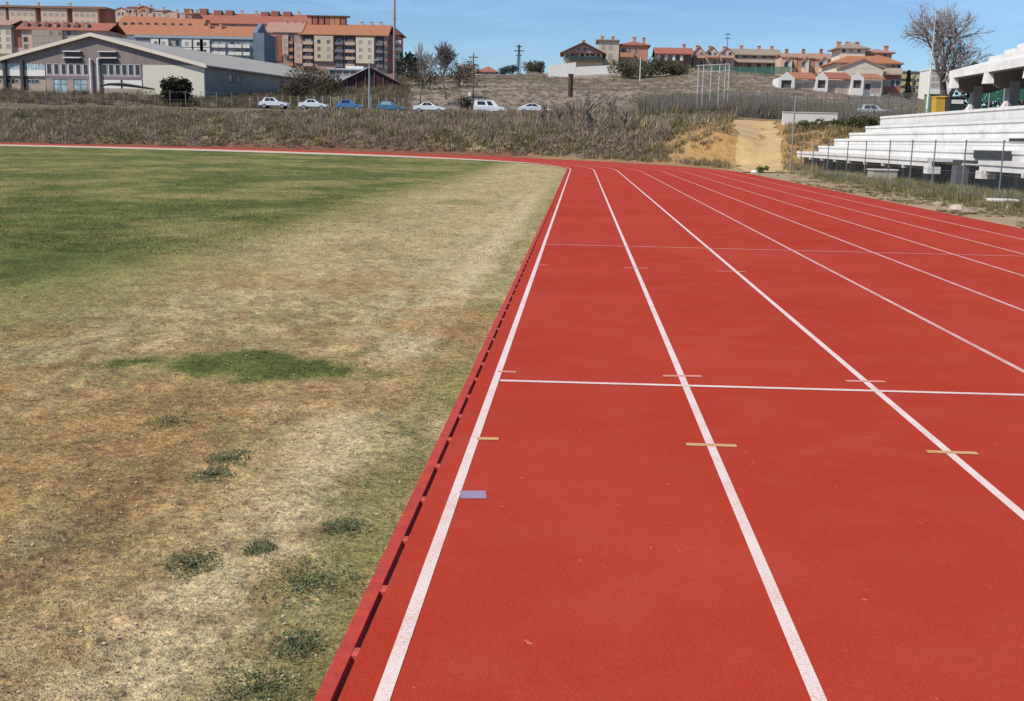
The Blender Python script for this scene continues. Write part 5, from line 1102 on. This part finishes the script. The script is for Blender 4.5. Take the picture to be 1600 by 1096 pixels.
for k in range(6):
    x0, x1 = FX[k], FX[k+1]; t = TZ[k]; zlo = zb if k == 0 else TZ[k-1]-.28
    b = MB()
    spans = [(YN, OP0), (OP1, YF)] if k == 0 else [(YN, YF)]
    for a, c in spans: b.box(x0-.055, x1+.25*(k < 5)-.002*(k < 5), a, c, t-.15, t-.002*k); b.box(x0, x0+.16, a, c, zlo, t-.153)
    b.build('tier', CONC, gs)
for y0, y1 in ((YF-.3, YF), ):
    MB().extrude([(.5, -1), (6.6, -1), (6.6, 3.1), (5.6, 3.1), (4.6, 2.55), (3.6, 2.1), (2.6, 1.65), (1.6, 1.15), (1.5, .9), (.5, .9)], y0, y1-.02, 'y').build('end_wall', CONCD, gs)
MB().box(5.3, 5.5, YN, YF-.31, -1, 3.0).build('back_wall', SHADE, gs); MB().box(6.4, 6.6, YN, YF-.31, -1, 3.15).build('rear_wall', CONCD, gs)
for y in np.arange(YN+2, YF, 3.6):
    if OP0-.3 < y < OP1+.3: continue
    MB().box(.7, 1.1, y-.2, y+.2, -.5, zb+.26).build('pillar', PILD, gs)
    MB().box(-.002, .17, y+1.2, y+1.36, zb-.14, zb-.003).build('bracket', CONC, gs)
# opening, dark lintel and grey pier, colours darkened for the void's shade
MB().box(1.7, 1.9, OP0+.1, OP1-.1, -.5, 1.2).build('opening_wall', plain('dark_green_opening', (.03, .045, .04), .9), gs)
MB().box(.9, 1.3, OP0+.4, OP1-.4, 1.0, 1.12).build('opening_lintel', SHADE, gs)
for y in (OP0-.12, OP1+.12): MB().box(-.05, .5, y-.3, y+.3, .50, zb-.004).build('bracket', CONC, gs)
MB().box(.6, 1.1, -12.15, -11.5, -.8, .9).build('pier', plain('blue_grey_pier', (.10, .105, .115), .9), gs)
# dark boxes on the tier fronts painting the shade of a slot and nosing gap
MB().box(1.37, 1.392, -15.8, -11.7, 1.22, 1.545).build('slot', SHADE, gs); MB().box(2.42, 2.443, YN, -12.6, 1.94, 2.05).build('nosing_gap_shade', SHADE, gs)
# canopy: stepped slabs on raking frames
ry0, ry1 = YN, 8.6
for i, (x0, x1, z0, z1, t) in enumerate(((6.4, 8.7, 5.62, 6.4, .30), (8.6, 9.5, 6.48, 6.78, .3), (9.4, 10.2, 6.86, 7.1, .3), (10.1, 11.8, 7.2, 7.75, .3))):
    MB().extrude([(x0, z0), (x1, z1), (x1, z1+t), (x0, z0+t+.12)], ry0, ry1-.02*i, 'y').build('canopy_slab', CONC, gs)
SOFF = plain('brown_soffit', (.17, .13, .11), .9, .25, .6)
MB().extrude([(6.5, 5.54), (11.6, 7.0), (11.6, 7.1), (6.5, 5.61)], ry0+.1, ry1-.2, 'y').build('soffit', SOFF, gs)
for y in np.arange(8.0, YN+3, -5.6):
    MB().box(7.6, 8.1, y-.35, y+.35, 3.0, 5.2).build('column', CONCD, gs)  # column greyed in colour for the canopy's shade
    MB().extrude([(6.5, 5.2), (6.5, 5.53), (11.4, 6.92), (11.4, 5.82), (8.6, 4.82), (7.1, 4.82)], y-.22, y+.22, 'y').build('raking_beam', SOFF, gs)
    MB().add([(6.35, y-.22, 5.61), (6.35, y+.22, 5.61), (6.35, y-.42, 5.04), (6.35, y+.42, 5.04), (6.7, y-.22, 5.61), (6.7, y+.22, 5.61), (6.7, y-.42, 5.04), (6.7, y+.42, 5.04)],
             [(0, 1, 3, 2), (4, 6, 7, 5), (0, 2, 6, 4), (1, 5, 7, 3), (2, 3, 7, 6)]).build('beam_end', CONC, gs)
    MB().add([(7.2, y-.5, 3.5), (7.2, y+.5, 3.5), (7.6, y+.4, 3.5), (7.6, y-.4, 3.5), (7.5, y-.2, 4.15), (7.5, y+.2, 4.15), (7.6, y+.2, 4.15), (7.6, y-.2, 4.15)],
             [(0, 1, 5, 4), (1, 2, 6, 5), (2, 3, 7, 6), (3, 0, 4, 7), (4, 5, 6, 7)]).build('column_foot', CONC, gs)
# ------------------------------------------------------------------ loose things at the right
def rock(name, x, y, rx, ry_, rz_, mat, label, cat, seed, sink=.3):
    rnd = random.Random(seed); vs = []; n, m_ = 10, 6
    for i in range(m_+1):
        for k in range(n):
            a = 2*PI*k/n; t = PI*i/m_; j = 1+rnd.uniform(-.16, .16)
            vs.append((rx*math.sin(t)*math.cos(a)*j, ry_*math.sin(t)*math.sin(a)*j, rz_*math.cos(t)*j))
    fs = [(i*n+k, i*n+(k+1) % n, (i+1)*n+(k+1) % n, (i+1)*n+k) for i in range(m_) for k in range(n)]
    o = MB().add(vs, fs).build(name, mat, None); o.location = (x, y, h1(x, y)+rz_*(1-sink)); return tag(o, label, cat)
STONE = plain('pale_stone', (.50, .42, .33), .9, .2, 3, bmp=.02)
x, y = ground(1494, 331); rock('rock', x, y, .22, .2, .12, STONE, 'pale flat rock at the track edge before the grandstand opening', 'rock', 1)
x, y = ground(1513, 335); rock('rock', x, y, .2, .17, .11, plain('brown_stone', (.30, .23, .17), .9, .2, 3), 'brown flat rock right of the pale rock on the verge', 'rock', 2)
x, y = ground(1466, 322); rock('rock', x, y, .16, .16, .08, plain('tan_stone', (.40, .31, .2), .9, .2, 3), 'small tan rock just left of the pale flat rock', 'rock', 3)
sb = MB().bevbox(-.36, .36, -.28, .28, 0, .10, .03).build('concrete_slab', plain('white_slab', (.70, .67, .60), .9, .1, 3), None); sb.location = (11.72, 31.9, h1(11.72, 31.9)+.10); tag(sb, 'white concrete slab at the foot of the nearest fence post', 'slab')
x = 14.0; y = x/ux(1383)
cb = empty('concrete_chest', (x, y, h1(x, y)), 'weathered grey concrete box standing before the grandstand front', 'box')
MB().bevbox(-.55, .55, -.5, .5, -.1, .46, .03).build('body', plain('weathered_concrete', (.36, .34, .28), .9, .2, 2), cb); MB().bevbox(-.60, .60, -.55, .55, .462, .53, .02).build('lid', plain('pale_concrete_lid', (.52, .50, .44), .9, .15, 2), cb)
x, y, z = gpt(1182, 61.5); rock('white_stone', x, y, .2, .17, .12, WHITE, 'white stone lying beside the green plant at the path foot', 'stone', 4)
lw = empty('low_wall', at(1262, 189, 106), 'low white wall beside the path top before the dark fence', 'wall'); a = at(1222, 189, 106)-np.array(lw.location); c = at(1308, 184, 106)-np.array(lw.location)
MB().box(a[0], c[0], -.15, .15, -1.2, .7).build('wall_panel', WHITE, lw); MB().box(a[0]-.04, c[0]+.04, -.2, .2, .702, .78).build('coping', CREAM, lw)
def bin_(px, d, pyb, wd, hg, mat, label, lab=None):
    p = at(px, pyb, d); r = empty('waste_container', p, label, 'bin', 'containers behind the grandstand')
    MB().add([(-wd*.44, -.5, -.6), (wd*.44, -.5, -.6), (wd*.44, .5, -.6), (-wd*.44, .5, -.6), (-wd/2, -.55, hg), (wd/2, -.55, hg), (wd/2, .55, hg), (-wd/2, .55, hg)],
             [(3, 2, 1, 0), (0, 1, 5, 4), (1, 2, 6, 5), (2, 3, 7, 6), (3, 0, 4, 7), (4, 5, 6, 7)]).build('body', mat, r)
    MB().bevbox(-wd*.53, wd*.53, -.6, .6, hg+.003, hg+.14, .04).build('lid', mat, r)
    for sx in (-1, 1): MB().tube([(sx*wd*.36, -.45, -.55), (sx*wd*.36, -.35, -.55)], .1, 8).build('wheel', mm('tyre_rubber', (.02, .02, .02)), r)
    if lab: MB().box(-.4, .4, -.575, -.562, hg*.42, hg*.86).build('white_panel', WHITE, r)
bin_(1468, 84, 170, .9, .72, plain('yellow_plastic', (.66, .40, .05), .6, .1), 'yellow waste container at the top of the grandstand')
bin_(1491, 80, 169, 1.0, .62, plain('dark_plastic', (.035, .035, .045), .6, .1), 'dark waste container with white panel next to the first column', True)
gc = empty('green_kiosk', at(1463, 160, 118), 'green box kiosk with pale roof behind the yellow container', 'kiosk'); MB().box(-.95, .95, -1, 1, -1.5, .75).build('wall', plain('green_board', (.15, .24, .11), .8), gc); MB().box(-1.05, 1.05, -1.15, 1.15, .753, .9).build('roof', WHITE, gc)
